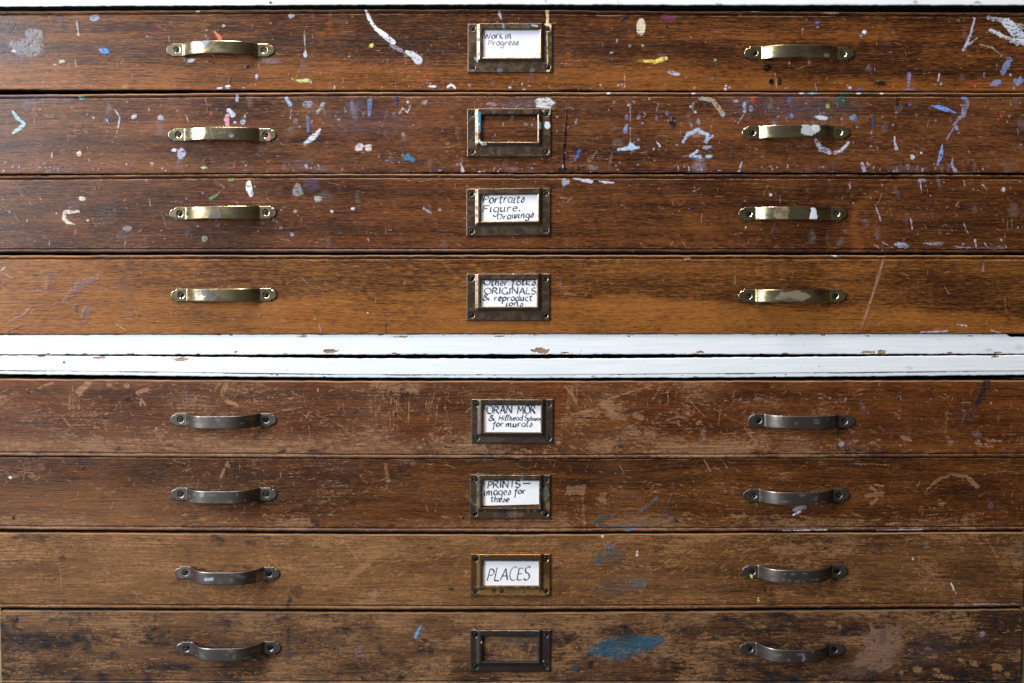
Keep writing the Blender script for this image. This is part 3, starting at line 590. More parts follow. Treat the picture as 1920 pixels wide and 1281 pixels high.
# --- drawer 3
def tone3(X, Y, s):
    s.wear = np.maximum(s.wear, np.clip(0.14 + 0.34 * (fnoise(X / 70, Y / 30, 72) - .45), 0, .32)); 
    t = 0.36 + 0.2 * (fnoise(X / 200, Y / 60, 15) - .5) + 0.14 * ss(600, 800, X) * ss(1400, 1000, X)
    d, _ = seg_dist(X, Y, [(1700, 338), (1640, 360), (1606, 390), (1598, 425), (1607, 466)], (16, 18, 14, 14, 20))
    t = t + 0.22 * ss(6, -5, d)
    for (a, b_) in (((1240, 330), (1330, 466)), ((1290, 415), (1420, 466)), ((20, 350), (160, 440)), ((1730, 340), (1660, 380))):
        d, _ = seg_dist(X, Y, [a, b_], (18, 26)); t = t + 0.10 * ss(10, -6, d)
    return t
def marks3(s):
    s.stroke([(148, 397), (133, 398), (122, 398), (122, 410), (128, 418), (142, 421)], (5, 9, 6, 9, 8, 2), (222, 206, 186), .95, rough=2); s.blob(155, 373, 8, 5, (220, 208, 195), .95, 15); s.blob(166, 414, 3, 2.6, (205, 190, 170)); s.blob(240, 429, 9, 6, (165, 158, 165), .75, dry=.2); s.smear(236, 440, 14, 12, (120, 110, 130), .5); s.smear(140, 385, 12, 12, (130, 110, 130), .5); s.smear(205, 395, 20, 30, (110, 90, 120), .4)
    s.stroke([(467, 343), (468, 355), (472, 365)], (10, 15, 10), (240, 240, 246)); s.blob(474, 362, 5, 6, (90, 70, 110), .6); s.stroke([(396, 373), (406, 368), (414, 360)], (7, 3), (112, 160, 105), .9, dry=.25); s.blob(434, 338, 6, 3, (120, 180, 110), .9); s.stroke([(411, 345), (422, 352), (415, 360)], 1.3, (180, 175, 120), .7)
    s.blob(558, 357, 9, 13, (165, 165, 175), .7, 10, dry=.25); s.blob(566, 364, 5, 5, (130, 150, 110), .8); s.blob(597, 373, 8, 7, (185, 205, 185), .85, -20, dry=.2); s.smear(586, 345, 14, 14, (120, 100, 170), .7); s.smear(612, 366, 14, 10, (150, 150, 150), .5); s.blob(385, 448, 6, 7, (165, 185, 160), .8, 30, dry=.2); s.blob(548, 440, 5, 4, (175, 165, 200), .8); s.blob(623, 397, 3.4, 3, (215, 205, 205)); s.blob(555, 397, 4, 3, (190, 180, 190), .8); s.blob(528, 428, 4, 3, (150, 130, 160), .7)
    s.blob(662, 392, 4, 3.4, (215, 215, 225)); s.stroke([(795, 391), (803, 397), (810, 400)], (5, 4, 2), (190, 185, 190), .8, dry=.3); s.blob(825, 394, 4, 3, (190, 180, 180), .7)
    s.blob(1060, 342, 8, 9, (178, 178, 200), .9, rough=.5, dry=.1); s.stroke([(1075, 335), (1095, 339), (1108, 341)], (2, 7, 9), (205, 205, 232), .95, dry=.15); s.stroke([(1122, 340), (1136, 343), (1151, 343)], (3, 4, 3), (205, 208, 238), 1)
    s.blob(1444, 366, 3.4, 3, (225, 235, 245)); s.blob(1414, 381, 3.6, 3, (25, 20, 90)); s.blob(1442, 382, 3.2, 3, (25, 20, 90)); s.stroke([(1462, 368), (1462, 380)], 1.6, (150, 140, 175), .7); s.blob(1398, 427, 2, 2.6, (200, 190, 175)); s.stroke([(1453, 420), (1447, 436)], (2, 5), (110, 90, 150), .7, dry=.3)
    for p, w in (([(1640, 384), (1651, 415)], 2.2), ([(1706, 410), (1710, 430)], 3), ([(1724, 336), (1727, 362)], 2.4), ([(1840, 346), (1850, 356)], 2), ([(1806, 340), (1809, 350)], 1.6), ([(1806, 420), (1814, 438)], 3), ([(1827, 450), (1830, 466)], 3), ([(1845, 456), (1852, 466)], 2), ([(1876, 450), (1886, 464)], 2), ([(1655, 455), (1675, 466)], 2), ([(1640, 460), (1648, 466)], 2)):
        s.stroke(p, (w, w * .6), (200, 195, 215), .85)
    s.stroke([(1635, 428), (1668, 392)], 2.2, (140, 95, 60), .7); s.stroke([(1653, 365), (1644, 385)], 1.4, (170, 120, 80), .8); s.stroke([(1798, 378), (1792, 386)], 2.4, (190, 130, 80), .9); s.stroke([(1593, 342), (1588, 362)], 1.2, (170, 120, 80), .7)
    s.blob(1881, 356, 3.4, 4.6, (225, 222, 220)); s.blob(1728, 339, 9, 4, (165, 165, 190), .7, dry=.3); s.blob(1690, 460, 16, 6, (180, 180, 205), .8, 10, dry=.5); s.stroke([(1780, 464), (1900, 465)], 6, (165, 165, 190), .8, dry=.75, rough=3); s.blob(1750, 457, 20, 4, (180, 175, 190), .7, dry=.5); s.stroke([(1888, 412), (1888, 428)], 3, (150, 110, 80), .7, dry=.3); s.stroke([(1896, 412), (1896, 428)], 3, (150, 110, 80), .7, dry=.3); s.smear(1900, 395, 10, 14, (170, 150, 150), .6)
    s.blob(1790, 420, 18, 20, 'grime', .42, soft=12)
    specks(s, 55, 0, 1920, 336, 464, 51, .5, 1.6); specks(s, 60, 1550, 1920, 336, 470, 52, .6, 1.6); specks(s, 50, 0, 620, 336, 464, 53, .6, 2.5)
    scratches(s, 480, 0, 1920, 338, 466, 54, .8, 22, 1.9); scratches(s, 70, 1600, 1920, 338, 468, 55, .6, 20, 1.3, steep=.6); scratches(s, 60, 1050, 1300, 380, 440, 57, .58, 20, 1.4, steep=.8); stains(s, 12, 0, 1920, 338, 466, 56, (.2, .36))
    s.stroke([(0, 469), (260, 468.5), (800, 468.5)], 2.6, (110, 125, 155), .3, dry=.4)  # bluish gloss sheen along the bottom bead, painted as colour
    halo(s, 3)
# --- drawer 4
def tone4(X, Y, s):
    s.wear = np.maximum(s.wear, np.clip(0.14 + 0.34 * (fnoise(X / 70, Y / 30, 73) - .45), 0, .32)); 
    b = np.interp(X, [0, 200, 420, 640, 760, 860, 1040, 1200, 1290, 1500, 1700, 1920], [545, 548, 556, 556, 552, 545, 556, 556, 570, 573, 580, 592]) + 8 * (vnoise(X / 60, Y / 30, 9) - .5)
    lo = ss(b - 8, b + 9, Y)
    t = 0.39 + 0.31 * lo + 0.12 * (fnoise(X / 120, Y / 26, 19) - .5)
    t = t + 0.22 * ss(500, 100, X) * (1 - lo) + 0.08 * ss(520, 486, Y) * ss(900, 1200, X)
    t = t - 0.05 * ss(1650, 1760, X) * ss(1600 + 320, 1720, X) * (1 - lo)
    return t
def marks4(s):
    L = (125, 108, 128)
    s.stroke([(120, 566), (150, 536), (186, 521)], (8, 18, 10), L, .55, dry=.42, rough=4); s.stroke([(60, 574), (48, 590), (15, 606)], (3, 6, 3), L, .45, dry=.4); s.blob(162, 588, 9, 18, L, .5, 10, dry=.4); s.stroke([(92, 520), (88, 550)], 7, L, .4, dry=.5); s.blob(143, 578, 5, 9, (90, 70, 70), .5, dry=.3); s.smear(95, 520, 12, 12, L, .5)
    s.blob(487, 592, 3, 4, L, .9); s.blob(690, 587, 2, 2, (225, 200, 190)); s.stroke([(723, 586), (724, 626)], 2.4, 'grime', .55, rough=.6); s.smear(240, 540, 16, 60, (110, 80, 100), .35)
    s.stroke([(0, 510), (10, 503)], (2, 3), (190, 180, 180), .8); s.stroke([(0, 510), (24, 522)], 1.2, (180, 165, 165), .7); s.stroke([(14, 622), (48, 608)], 1.6, (60, 45, 50), .7); s.stroke([(213, 605), (240, 622)], 1.6, (205, 170, 140), .7)
    s.stroke([(1656, 488), (1648, 515), (1638, 548), (1626, 585), (1616, 612)], (7, 9, 6, 7, 9), (165, 112, 76), .72, dry=.35); s.stroke([(1655, 492), (1637, 550), (1618, 608)], 1.4, (195, 150, 120), .75)
    for p in ([(1884, 553), (1892, 552)], [(1884, 553), (1885, 580)], [(1892, 553), (1892, 578)], [(1885, 580), (1889, 585)]): s.stroke(p, 1.6, (165, 120, 80), .9)
    s.stroke([(1795, 609), (1811, 611)], (3, 5), (195, 190, 215), .9); s.stroke([(1725, 624), (1776, 621)], 3.4, (190, 185, 210), .8, dry=.3); s.stroke([(1858, 620), (1876, 625)], 2.4, (200, 190, 210), .8); s.stroke([(1844, 495), (1843, 508)], 4, (170, 165, 180), .7, dry=.3); s.stroke([(1378, 500), (1378, 532)], 1.3, (190, 150, 120), .7)
    s.stroke([(1284, 486), (1294, 485)], 2.4, W_, .9); s.stroke([(1560, 480), (1569, 480)], 2.4, W_, .9); s.stroke([(1645, 482), (1660, 482)], 3, (160, 105, 70), .8)
    scratches(s, 460, 0, 1920, 490, 624, 64, .8, 20, 1.9); scratches(s, 70, 420, 560, 520, 552, 65, .6, 20, 1.2, steep=.2); scratches(s, 50, 1340, 1620, 515, 545, 66, .6, 22, 1.2, steep=.2); scratches(s, 30, 1080, 1200, 485, 500, 67, .6, 20, 1.4)
    specks(s, 26, 0, 1920, 492, 624, 68, .5, 1.6)
    for x in range(0, 1920, 40): s.blob(x + 17 * math.sin(x), 624.5, 18, 2.2, 'wear', .46, soft=5, rough=.6)
    halo(s, 4)
def halo(s, k):
    for side in (0, 1):
        x0, y0, x1, y1 = HND[(k, side)][:4]
        s.stroke([(x0 + 8, y0), (x1 - 8, y1)], 38, 'grime', 0.44, soft=16, rough=5)
    l, t, r_, b = HOLD[k][:4]
    for p in ([(l, t), (r_, t)], [(l, b), (r_, b)], [(l, t), (l, b)], [(r_, t), (r_, b)]): s.stroke(p, 5, 'grime', .38, soft=4, rough=1.5)
    r = np.random.default_rng(k)
    for _ in range(14): s.stroke([(x := r.uniform(l, r_), t - 1.5), (x + r.uniform(4, 16), t - 1.5)], 2, 'wear', .5, rough=1)
# --- drawer 5
def tone5(X, Y, s):
    s.grime = np.maximum(s.grime, np.clip(0.14 + 0.6 * (fnoise(X / 70, Y / 26, 28) - .5) + 0.12 * ss(835, 850, Y), 0, .42))
    t = 0.42 + 0.30 * (fnoise(X / 160, Y / 50, 25) - .5) + 0.06 * ss(740, 715, Y)
    s.wear = np.maximum(s.wear, np.clip(0.225 + 0.34 * (fnoise(X / 60, Y / 30, 26) - .4) + 0.07 * ss(800, 840, Y), 0, .42)); s.fade = np.clip(0.10 + 0.6 * ss(800, 845, Y) * ss(1000, 500, X) + 0.8 * (fnoise(X / 90, Y / 40, 27) - .5) + 0.25 * ss(780, 840, Y), 0, .8) * ss(1900, 1300, X)  # paleness dies off to the right: light falloff put into the colour
    s.wear *= 1 - 0.25 * ss(1500, 1700, X)
    return t
def marks5(s):
    s.blob(1140, 762, 26, 13, 'wear', .54, 4, rough=.5, soft=6); s.blob(1150, 778, 34, 10, 'wear', .52, 8, rough=.6, soft=6); s.blob(1195, 780, 20, 8, 'wear', .56, 15, rough=.6, soft=6); s.smear(1190, 765, 20, 12, (90, 76, 78), .35)
    s.stroke([(1848, 716), (1842, 735), (1828, 758)], (20, 12, 8), (34, 36, 52), .85, dry=.3, rough=4); s.smear(1810, 780, 20, 30, (70, 60, 70), .5)
    for x, y, r_ in ((54, 733, 3.6), (850, 826, 3.4), (836, 838, 3), (733, 733, 2.4), (742, 776, 3)): s.blob(x, y, r_, r_ * .9, (18, 16, 26), .95)
    s.blob(240, 746, 8, 4, (60, 36, 50), .8, dry=.2); s.blob(1577, 833, 6, 6, (170, 165, 195), .85, dry=.3); s.stroke([(350, 735), (352, 755)], 5, (130, 100, 150), .5, dry=.3); s.stroke([(597, 728), (596, 736)], 2, (215, 200, 190), .8)
    s.stroke([(150, 734), (168, 716)], (14, 12), 'wear', .62, rough=2.5, dry=.1, soft=2); s.stroke([(72, 727), (100, 717)], 4, 'wear', .6); s.blob(205, 722, 6, 5, 'wear', .64, soft=2); s.blob(238, 723, 7, 5, 'wear', .64, soft=2); s.stroke([(258, 736), (276, 730)], 8, 'wear', .6); s.stroke([(264, 760), (266, 748), (272, 758)], 5, 'wear', .62, rough=2)
    s.stroke([(418, 738), (424, 720)], 10, 'wear', .56, dry=.3); s.stroke([(425, 752), (445, 760)], 8, 'wear', .6); s.stroke([(404, 727), (412, 720)], 4, 'wear', .6)
    r = np.random.default_rng(71)
    for x0, x1, n in ((690, 770, 34), (130, 180, 16), (1050, 1100, 14), (800, 840, 10), (1770, 1830, 14)):
        for _ in range(n):
            x = r.uniform(x0, x1); y = r.uniform(716, 770); s.stroke([(x, y), (x - r.uniform(-2, 7), y + r.uniform(10, 60))], r.uniform(.6, 1.8), 'wear', r.uniform(.46, .62), dry=.2)
    s.stroke([(700, 718), (780, 730)], 22, 'wear', .5, dry=.35, rough=5, soft=4)
    s.stroke([(1070, 732), (1078, 752)], 5, 'wear', .62); s.stroke([(1064, 730), (1078, 750)], 4, 'wear', .62); s.stroke([(1140, 748), (1215, 724)], 3, 'wear', .6); s.stroke([(1070, 778), (1110, 768)], 4, 'wear', .6); s.stroke([(1293, 752), (1320, 780)], 2.4, 'wear', .62); s.stroke([(1290, 840), (1380, 812)], 7, 'wear', .44, dry=.2, soft=3); s.stroke([(1395, 800), (1420, 834)], 2, 'wear', .62); s.blob(1310, 795, 10, 10, 'wear', .42, rough=.6, soft=6); s.blob(1285, 770, 12, 14, 'wear', .40, rough=.6, soft=8)
    s.stroke([(860, 835), (900, 835), (908, 836), (914, 846)], 2, (190, 160, 130), .7)
    for _ in range(90): s.blob(r.uniform(0, 1920), r.uniform(822, 850), r.uniform(3, 16), r.uniform(1.5, 5), 'wear', r.uniform(.46, .6), r.uniform(-15, 15), soft=3, rough=.7)
    for _ in range(60): s.blob(r.uniform(640, 1400), r.uniform(800, 850), r.uniform(3, 12), r.uniform(1.5, 5), 'wear', r.uniform(.36, .5), r.uniform(-40, 40), soft=3, rough=.8)
    scratches(s, 800, 0, 1920, 718, 848, 72, .85, 20, 2.1, steep=.4); scratches(s, 200, 1050, 1450, 720, 845, 73, .85, 24, 2.2, steep=.6); scratches(s, 160, 560, 900, 718, 845, 78, .8, 26, 1.8, steep=.7); scratches(s, 200, 150, 560, 718, 845, 79, .8, 14, 2.2, steep=.3); stains(s, 40, 0, 1920, 720, 848, 74, (.25, .5), (2, 9)); stains(s, 40, 0, 1920, 838, 850, 77, (.35, .5), (4, 20))
    specks(s, 24, 0, 1920, 720, 846, 75, .5, 1.8); specks(s, 50, 1500, 1900, 740, 840, 76, .4, 1.6)
    s.stroke([(0, 850), (640, 853.5), (960, 855), (1280, 854), (1740, 852)], 1.5, (105, 118, 142), .3, dry=.45)  # blue-grey bead sheen put into the colour
    halo(s, 5)
# --- drawer 6
def tone6(X, Y, s):
    s.grime = np.maximum(s.grime, np.clip(0.14 + 0.6 * (fnoise(X / 70, Y / 26, 38) - .5) + 0.14 * ss(885, 862, Y), 0, .42))
    t = 0.40 + 0.30 * (fnoise(X / 160, Y / 40, 35) - .5) + 0.10 * ss(900, 980, Y)
    s.wear = np.maximum(s.wear, np.clip(0.195 + 0.32 * (fnoise(X / 70, Y / 30, 36) - .4) + 0.10 * ss(955, 985, Y), 0, .4)); s.fade = np.clip(0.55 * ss(880, 950, Y) * ss(560, 150, X) + 0.7 * (fnoise(X / 100, Y / 40, 37) - .5) + 0.3 * ss(960, 985, Y), 0, .75) * ss(1900, 1100, X)  # pale fade thins rightward, painted in for the weaker light there
    return t
def marks6(s):
    s.blob(155, 878, 3, 3.6, (18, 14, 14)); s.blob(19, 896, 3.6, 3, (228, 228, 235)); s.blob(25, 970, 4, 5, (35, 26, 34), .9); s.stroke([(36, 862), (47, 880), (42, 906)], 1.6, 'wear', .6); s.blob(868, 971, 3, 2.4, (18, 14, 14))
    B = (32, 98, 112)
    s.stroke([(1112, 980), (1130, 972), (1140, 966)], (4, 14, 8), B, .8, dry=.4, rough=4); s.stroke([(1125, 985), (1170, 988), (1210, 988)], (6, 8, 5), B, .75, dry=.45, rough=3); s.blob(1182, 993, 7, 3, (40, 100, 190), .9); s.stroke([(1200, 960), (1232, 935)], 6, (90, 130, 145), .6, dry=.55, rough=3); s.stroke([(1262, 925), (1250, 955)], 2, (40, 70, 120), .7, dry=.3); s.blob(1248, 961, 3, 3, (30, 40, 130), .95); s.smear(1180, 930, 26, 10, (90, 110, 120), .28); s.smear(1220, 975, 50, 14, (80, 100, 105), .25)
    s.stroke([(1738, 918), (1760, 898), (1785, 891), (1812, 893), (1832, 912)], (5, 8, 6, 8, 11), 'wear', .58, dry=.3, rough=2.4, soft=2); s.blob(1500, 954, 16, 6, (185, 180, 220), .8, -15, dry=.3); s.stroke([(1488, 966), (1500, 960)], 4, (220, 220, 240), .95); s.blob(1858, 948, 6, 8, (110, 110, 140), .5, dry=.3); s.blob(1765, 942, 12, 8, 'wear', .44, 20, rough=.7, soft=5)
    for p, w in (([(1633, 912), (1643, 922)], 5), ([(1640, 908), (1655, 912)], 5), ([(1625, 930), (1655, 925)], 8), ([(1634, 945), (1645, 935)], 6), ([(1720, 912), (1725, 902)], 3), ([(1320, 862), (1332, 884)], 2), ([(1354, 864), (1364, 878)], 2), ([(1594, 870), (1620, 870), (1664, 872)], 2)): s.stroke(p, w, 'wear', .6, dry=.15)
    s.blob(1080, 920, 22, 12, 'wear', .56, -10, rough=.8, soft=6); s.blob(1130, 935, 14, 10, 'wear', .54, rough=.8, soft=6); s.stroke([(1092, 935), (1096, 985)], 8, 'wear', .5, dry=.4, soft=3); s.stroke([(722, 870), (728, 900), (724, 915)], (10, 12), 'wear', .47, dry=.4, soft=4); s.stroke([(420, 880), (414, 895)], 6, 'wear', .6, dry=.2); s.blob(427, 872, 5, 7, 'wear', .58, rough=.7)
    s.stroke([(1645, 995), (1730, 994)], 3.4, (215, 222, 240), .9, dry=.15); s.stroke([(1468, 996), (1550, 994.5)], 4, (230, 235, 245), .95, dry=.1)
    r = np.random.default_rng(81)
    for _ in range(70): s.blob(r.uniform(0, 1920), r.uniform(965, 986), r.uniform(3, 16), r.uniform(1.5, 4), 'wear', r.uniform(.42, .57), r.uniform(-15, 15), soft=3, rough=.7)
    scratches(s, 650, 0, 1920, 864, 985, 82, .8, 20, 1.9, steep=.4); scratches(s, 160, 1050, 1400, 880, 985, 87, .8, 16, 2.2, steep=.5); scratches(s, 140, 340, 640, 864, 985, 88, .75, 14, 1.8, steep=.4); scratches(s, 60, 660, 800, 865, 960, 85, .62, 26, 1.2, steep=.9); stains(s, 30, 0, 1920, 866, 985, 83, (.25, .48), (2, 8)); stains(s, 30, 0, 1920, 976, 988, 86, (.3, .5), (4, 18)); specks(s, 20, 0, 1920, 866, 985, 84, .5, 1.6)
    s.stroke([(0, 989), (640, 992.5), (960, 993.5), (1280, 992), (1900, 989.5)], 1.5, (105, 118, 142), .3, dry=.45)  # painted blue-grey reflection along this bottom bead
    halo(s, 6)
# --- drawer 7
def tone7(X, Y, s):
    s.grime = np.maximum(s.grime, np.clip(0.16 + 0.6 * (fnoise(X / 60, Y / 22, 48) - .5) + 0.14 * ss(1020, 1004, Y), 0, .45))
    t = 0.48 + 0.22 * (fnoise(X / 180, Y / 40, 45) - .5) - 0.10 * ss(1300, 1600, X)
    w = 0.255 + 0.03 * ss(1100, 700, X) + 0.30 * (fnoise(X / 80, Y / 30, 46) - .42) + 0.05 * ss(1060, 1010, Y)
    s.fade = np.clip(0.42 + 0.9 * (fnoise(X / 150, Y / 40, 47) - .5) + 0.22 * ss(1080, 1020, Y) * ss(1000, 500, X), 0, .9) * (1 - 0.62 * ss(800, 1500, X))  # less pale at right: falloff of the light is coloured in
    s.wear = np.maximum(s.wear, np.clip(w, 0, .55))
    return t
def marks7(s):
    B = (30, 92, 100)
    s.blob(1142, 1042, 26, 20, B, .6, 0, dry=.62, rough=.6); s.blob(1123, 1051, 9, 6, (30, 96, 134), .85, rough=.5, dry=.1); s.blob(1160, 1098, 55, 22, (66, 88, 92), .5, -8, dry=.66, rough=.5); s.blob(1200, 1092, 16, 12, (90, 120, 125), .6, dry=.5); s.blob(1145, 1025, 10, 5, (100, 130, 140), .6, dry=.5)
    s.stroke([(1195, 1033), (1194, 1041)], (3, 4.4), (235, 230, 235)); s.blob(1422, 1126, 2.6, 3, (240, 220, 40)); s.stroke([(1421, 1120), (1423, 1126)], 1.2, (240, 220, 40)); s.stroke([(1783, 1094), (1788, 1106)], (5, 4), (225, 222, 225)); s.blob(1792, 1112, 2, 2, (220, 150, 130)); s.blob(1130, 1006, 3, 3, (225, 225, 225), .9); s.blob(1736, 1025, 3, 8, (120, 110, 140), .5, dry=.3); s.blob(1640, 1031, 9, 5, (110, 80, 80), .6, dry=.2); s.blob(1711, 1047, 2, 3, W_, .8)
    s.stroke([(546, 1098), (544, 1118), (541, 1136)], (9, 13, 12), 'grime', .46, soft=5, rough=4); s.blob(558, 1108, 12, 14, (70, 30, 30), .5, dry=.35); s.stroke([(106, 1082), (98, 1090)], 2, (40, 34, 50), .8); s.blob(480, 1090, 14, 6, 'grime', .5, soft=5); s.blob(330, 1090, 8, 6, (130, 50, 40), .4, dry=.3)
    s.stroke([(712, 1036), (680, 1062), (642, 1098)], (22, 20, 16), 'wear', .56, dry=.2, soft=8, rough=4); s.stroke([(648, 1020), (668, 1045)], 4, 'wear', .58)
    for p, w in (([(1845, 1006), (1870, 1045)], 2), ([(1728, 1052), (1748, 1058)], 2.5), ([(1730, 1064), (1742, 1072)], 1.5), ([(1447, 1010), (1452, 1020)], 2), ([(113, 1060), (115, 1110)], 1.5)): s.stroke(p, w, 'wear', .6)
    s.blob(1465, 1030, 30, 16, 'wear', .5, 30, rough=.8, soft=8); s.blob(1500, 1030, 40, 14, 'wear', .5, 0, rough=.8, soft=8); s.stroke([(1780, 1132), (1910, 1131)], 4, (140, 140, 165), .7, dry=.75, rough=3); s.smear(1912, 1030, 12, 30, (90, 80, 90), .6)
    s.blob(880, 1150, 12, 2, (170, 170, 50), .9)
    scratches(s, 1300, 0, 1920, 1004, 1132, 92, .8, 16, 2.0, steep=.3); stains(s, 60, 0, 1920, 1006, 1134, 93, (.25, .5), (2, 10)); stains(s, 26, 350, 1500, 1003, 1014, 95, (.35, .5), (5, 22)); specks(s, 16, 0, 1920, 1006, 1134, 94, .45, 1.5)
    r = np.random.default_rng(97)
    for _ in range(260):
        x, y = r.uniform(500, 1500), r.uniform(1006, 1085); s.stroke([(x, y), (x + r.uniform(6, 22), y - r.uniform(1, 9))], r.uniform(.8, 2.4), 'wear', r.uniform(.45, .78), rough=1)
    halo(s, 7)
# --- drawer 8
def tone8(X, Y, s):
    t = 0.42 + 0.26 * (fnoise(X / 120, Y / 40, 55) - .5) - 0.16 * ss(1500, 1800, X)
    w = 0.285 + 0.38 * (fnoise(X / 70, Y / 26, 56) - .46) + 0.04 * ss(1185, 1160, Y) * ss(1400, 1100, X)
    s.fade = np.clip(0.30 + 1.1 * (fnoise(X / 90, Y / 30, 58) - .5) + 0.45 * ss(1195, 1160, Y) * ss(1350, 1000, X), 0, .85) * (1 - 0.6 * ss(1000, 1500, X))  # right end less pale, light falloff painted into the fade map
    s.wear = np.maximum(s.wear, np.clip(w, 0, .60))
    g = 0.31 + 0.66 * (fnoise(X / 46, Y / 18, 57) - .5) + 0.16 * ss(1230, 1270, Y) * ss(1350, 1500, X) + 0.08 * ss(600, 100, X)
    s.grime = np.maximum(s.grime, np.clip(g, 0, .62))
    return t
def marks8(s):
    B = (8, 92, 116)
    s.stroke([(1106, 1224), (1130, 1216), (1160, 1212), (1190, 1210), (1215, 1205), (1240, 1198)], (10, 34, 46, 38, 30, 12), B, .96, dry=.46, rough=7, soft=5); s.stroke([(1103, 1223), (1125, 1221)], (8, 12), (10, 100, 130), .7, dry=.2, rough=3); s.stroke([(1150, 1232), (1172, 1228)], (20, 16), (10, 94, 124), .7, dry=.4, rough=5, soft=5); s.stroke([(1200, 1208), (1225, 1203), (1241, 1198)], (26, 22, 9), (10, 98, 130), .8, dry=.4, rough=4, soft=4); s.blob(1080, 1252, 12, 8, (50, 80, 100), .6, dry=.5)
    s.stroke([(790, 1174), (785, 1182), (780, 1194)], (3, 6, 7), (48, 165, 230), 1); s.blob(776, 1198, 3, 1.5, (150, 40, 30)); s.blob(795, 1200, 10, 3, 'grime', .6, 20, soft=2)
    s.stroke([(543, 1152), (541, 1180), (542, 1205), (540, 1240), (541, 1281)], (18, 13, 12, 15, 17), 'grime', .40, soft=6, rough=5); s.blob(541, 1226, 9, 7, (70, 70, 86), .6, dry=.3)
    s.stroke([(712, 1192), (714, 1225), (745, 1235), (775, 1245)], (18, 16, 12, 8), 'grime', .45, soft=6, rough=5); s.smear(674, 1226, 7, 14, (120, 110, 160), .7); s.blob(840, 1236, 6, 10, 'wear', .56, soft=3); s.smear(504, 1180, 7, 6, (120, 120, 140), .7); s.blob(1560, 1172, 20, 8, 'wear', .52, 20, rough=.8, soft=6)
    for x, y, a, b_ in ((160, 1181, 12, 9), (116, 1199, 11, 8), (132, 1170, 5, 6), (112, 1158, 8, 5), (190, 1160, 9, 5), (245, 1202, 10, 6), (30, 1255, 16, 10), (14, 1206, 10, 10)): s.blob(x, y, a * 1.2, b_ * 1.2, 'grime', .46, soft=7, rough=.8)
    PC = (150, 108, 82)
    s.blob(1652, 1203, 44, 26, PC, .9, 8, rough=.35, soft=3); s.blob(1640, 1235, 52, 26, PC, .85, 0, rough=.4, soft=4, dry=.08); s.blob(1668, 1182, 36, 9, PC, .8, -8, rough=.6, soft=3, dry=.15); s.blob(1590, 1258, 55, 14, (112, 80, 60), .75, 5, rough=.5, soft=4, dry=.15); s.stroke([(1722, 1176), (1745, 1158)], (9, 5), (120, 84, 62), .8, dry=.2); s.stroke([(1632, 1168), (1636, 1182)], 8, PC, .8, dry=.2); s.smear(1655, 1190, 8, 20, (60, 50, 50), .7); s.blob(1638, 1221, 2.4, 1.4, (20, 14, 14)); s.blob(1597, 1218, 22, 10, (120, 76, 40), .5, dry=.2)
    s.smear(1730, 1222, 34, 20, (62, 66, 80), .6); s.smear(1765, 1205, 30, 30, (80, 72, 70), .4); s.blob(1842, 1189, 5, 7, (150, 150, 165), .85, 25, dry=.2); s.smear(1840, 1196, 12, 12, (100, 90, 100), .5)
    for x, y, a, b_ in ((1800, 1237, 7, 4), (1752, 1230, 7, 4), (1740, 1216, 6, 4), (1720, 1255, 9, 5), (1772, 1269, 22, 4), (1690, 1262, 5, 4), (1755, 1256, 8, 4), (1825, 1245, 9, 6), (1870, 1252, 10, 7), (1890, 1262, 8, 5)): s.blob(x, y, a, b_, 'wear', .68, 10, rough=.8, soft=2)
    s.blob(1850, 1268, 80, 9, 'grime', .42, soft=5); s.blob(1480, 1272, 50, 6, 'grime', .5, soft=5)
    for y0 in (1263, 1267, 1271): s.stroke([(20, y0), (50 + y0 % 7 * 3, y0)], 1.4, 'wear', .58)
    scratches(s, 1100, 0, 1920, 1152, 1272, 102, .82, 16, 2.2, steep=.18); stains(s, 140, 0, 1920, 1152, 1276, 103, (.35, .6), (2, 10)); specks(s, 14, 0, 1920, 1154, 1270, 104, .4, 1.5)
    # bare wood inside the empty card holder
    for p in ([(915, 1206), (919, 1230)], [(940, 1218), (946, 1230)], [(957, 1222), (960, 1232)], [(964, 1222), (965, 1232)], [(978, 1218), (977, 1234)], [(998, 1200), (990, 1231)]): s.stroke(p, 1.5, (190, 138, 92), .6)
    s.stroke([(972, 1198), (958, 1218)], (8, 4), (100, 88, 86), .45, dry=.4); s.stroke([(918, 1236), (1006, 1237), (1007, 1195)], 5, (110, 106, 110), .5, dry=.45); s.smear(975, 1200, 26, 6, (120, 120, 140), .7)
    halo(s, 8)

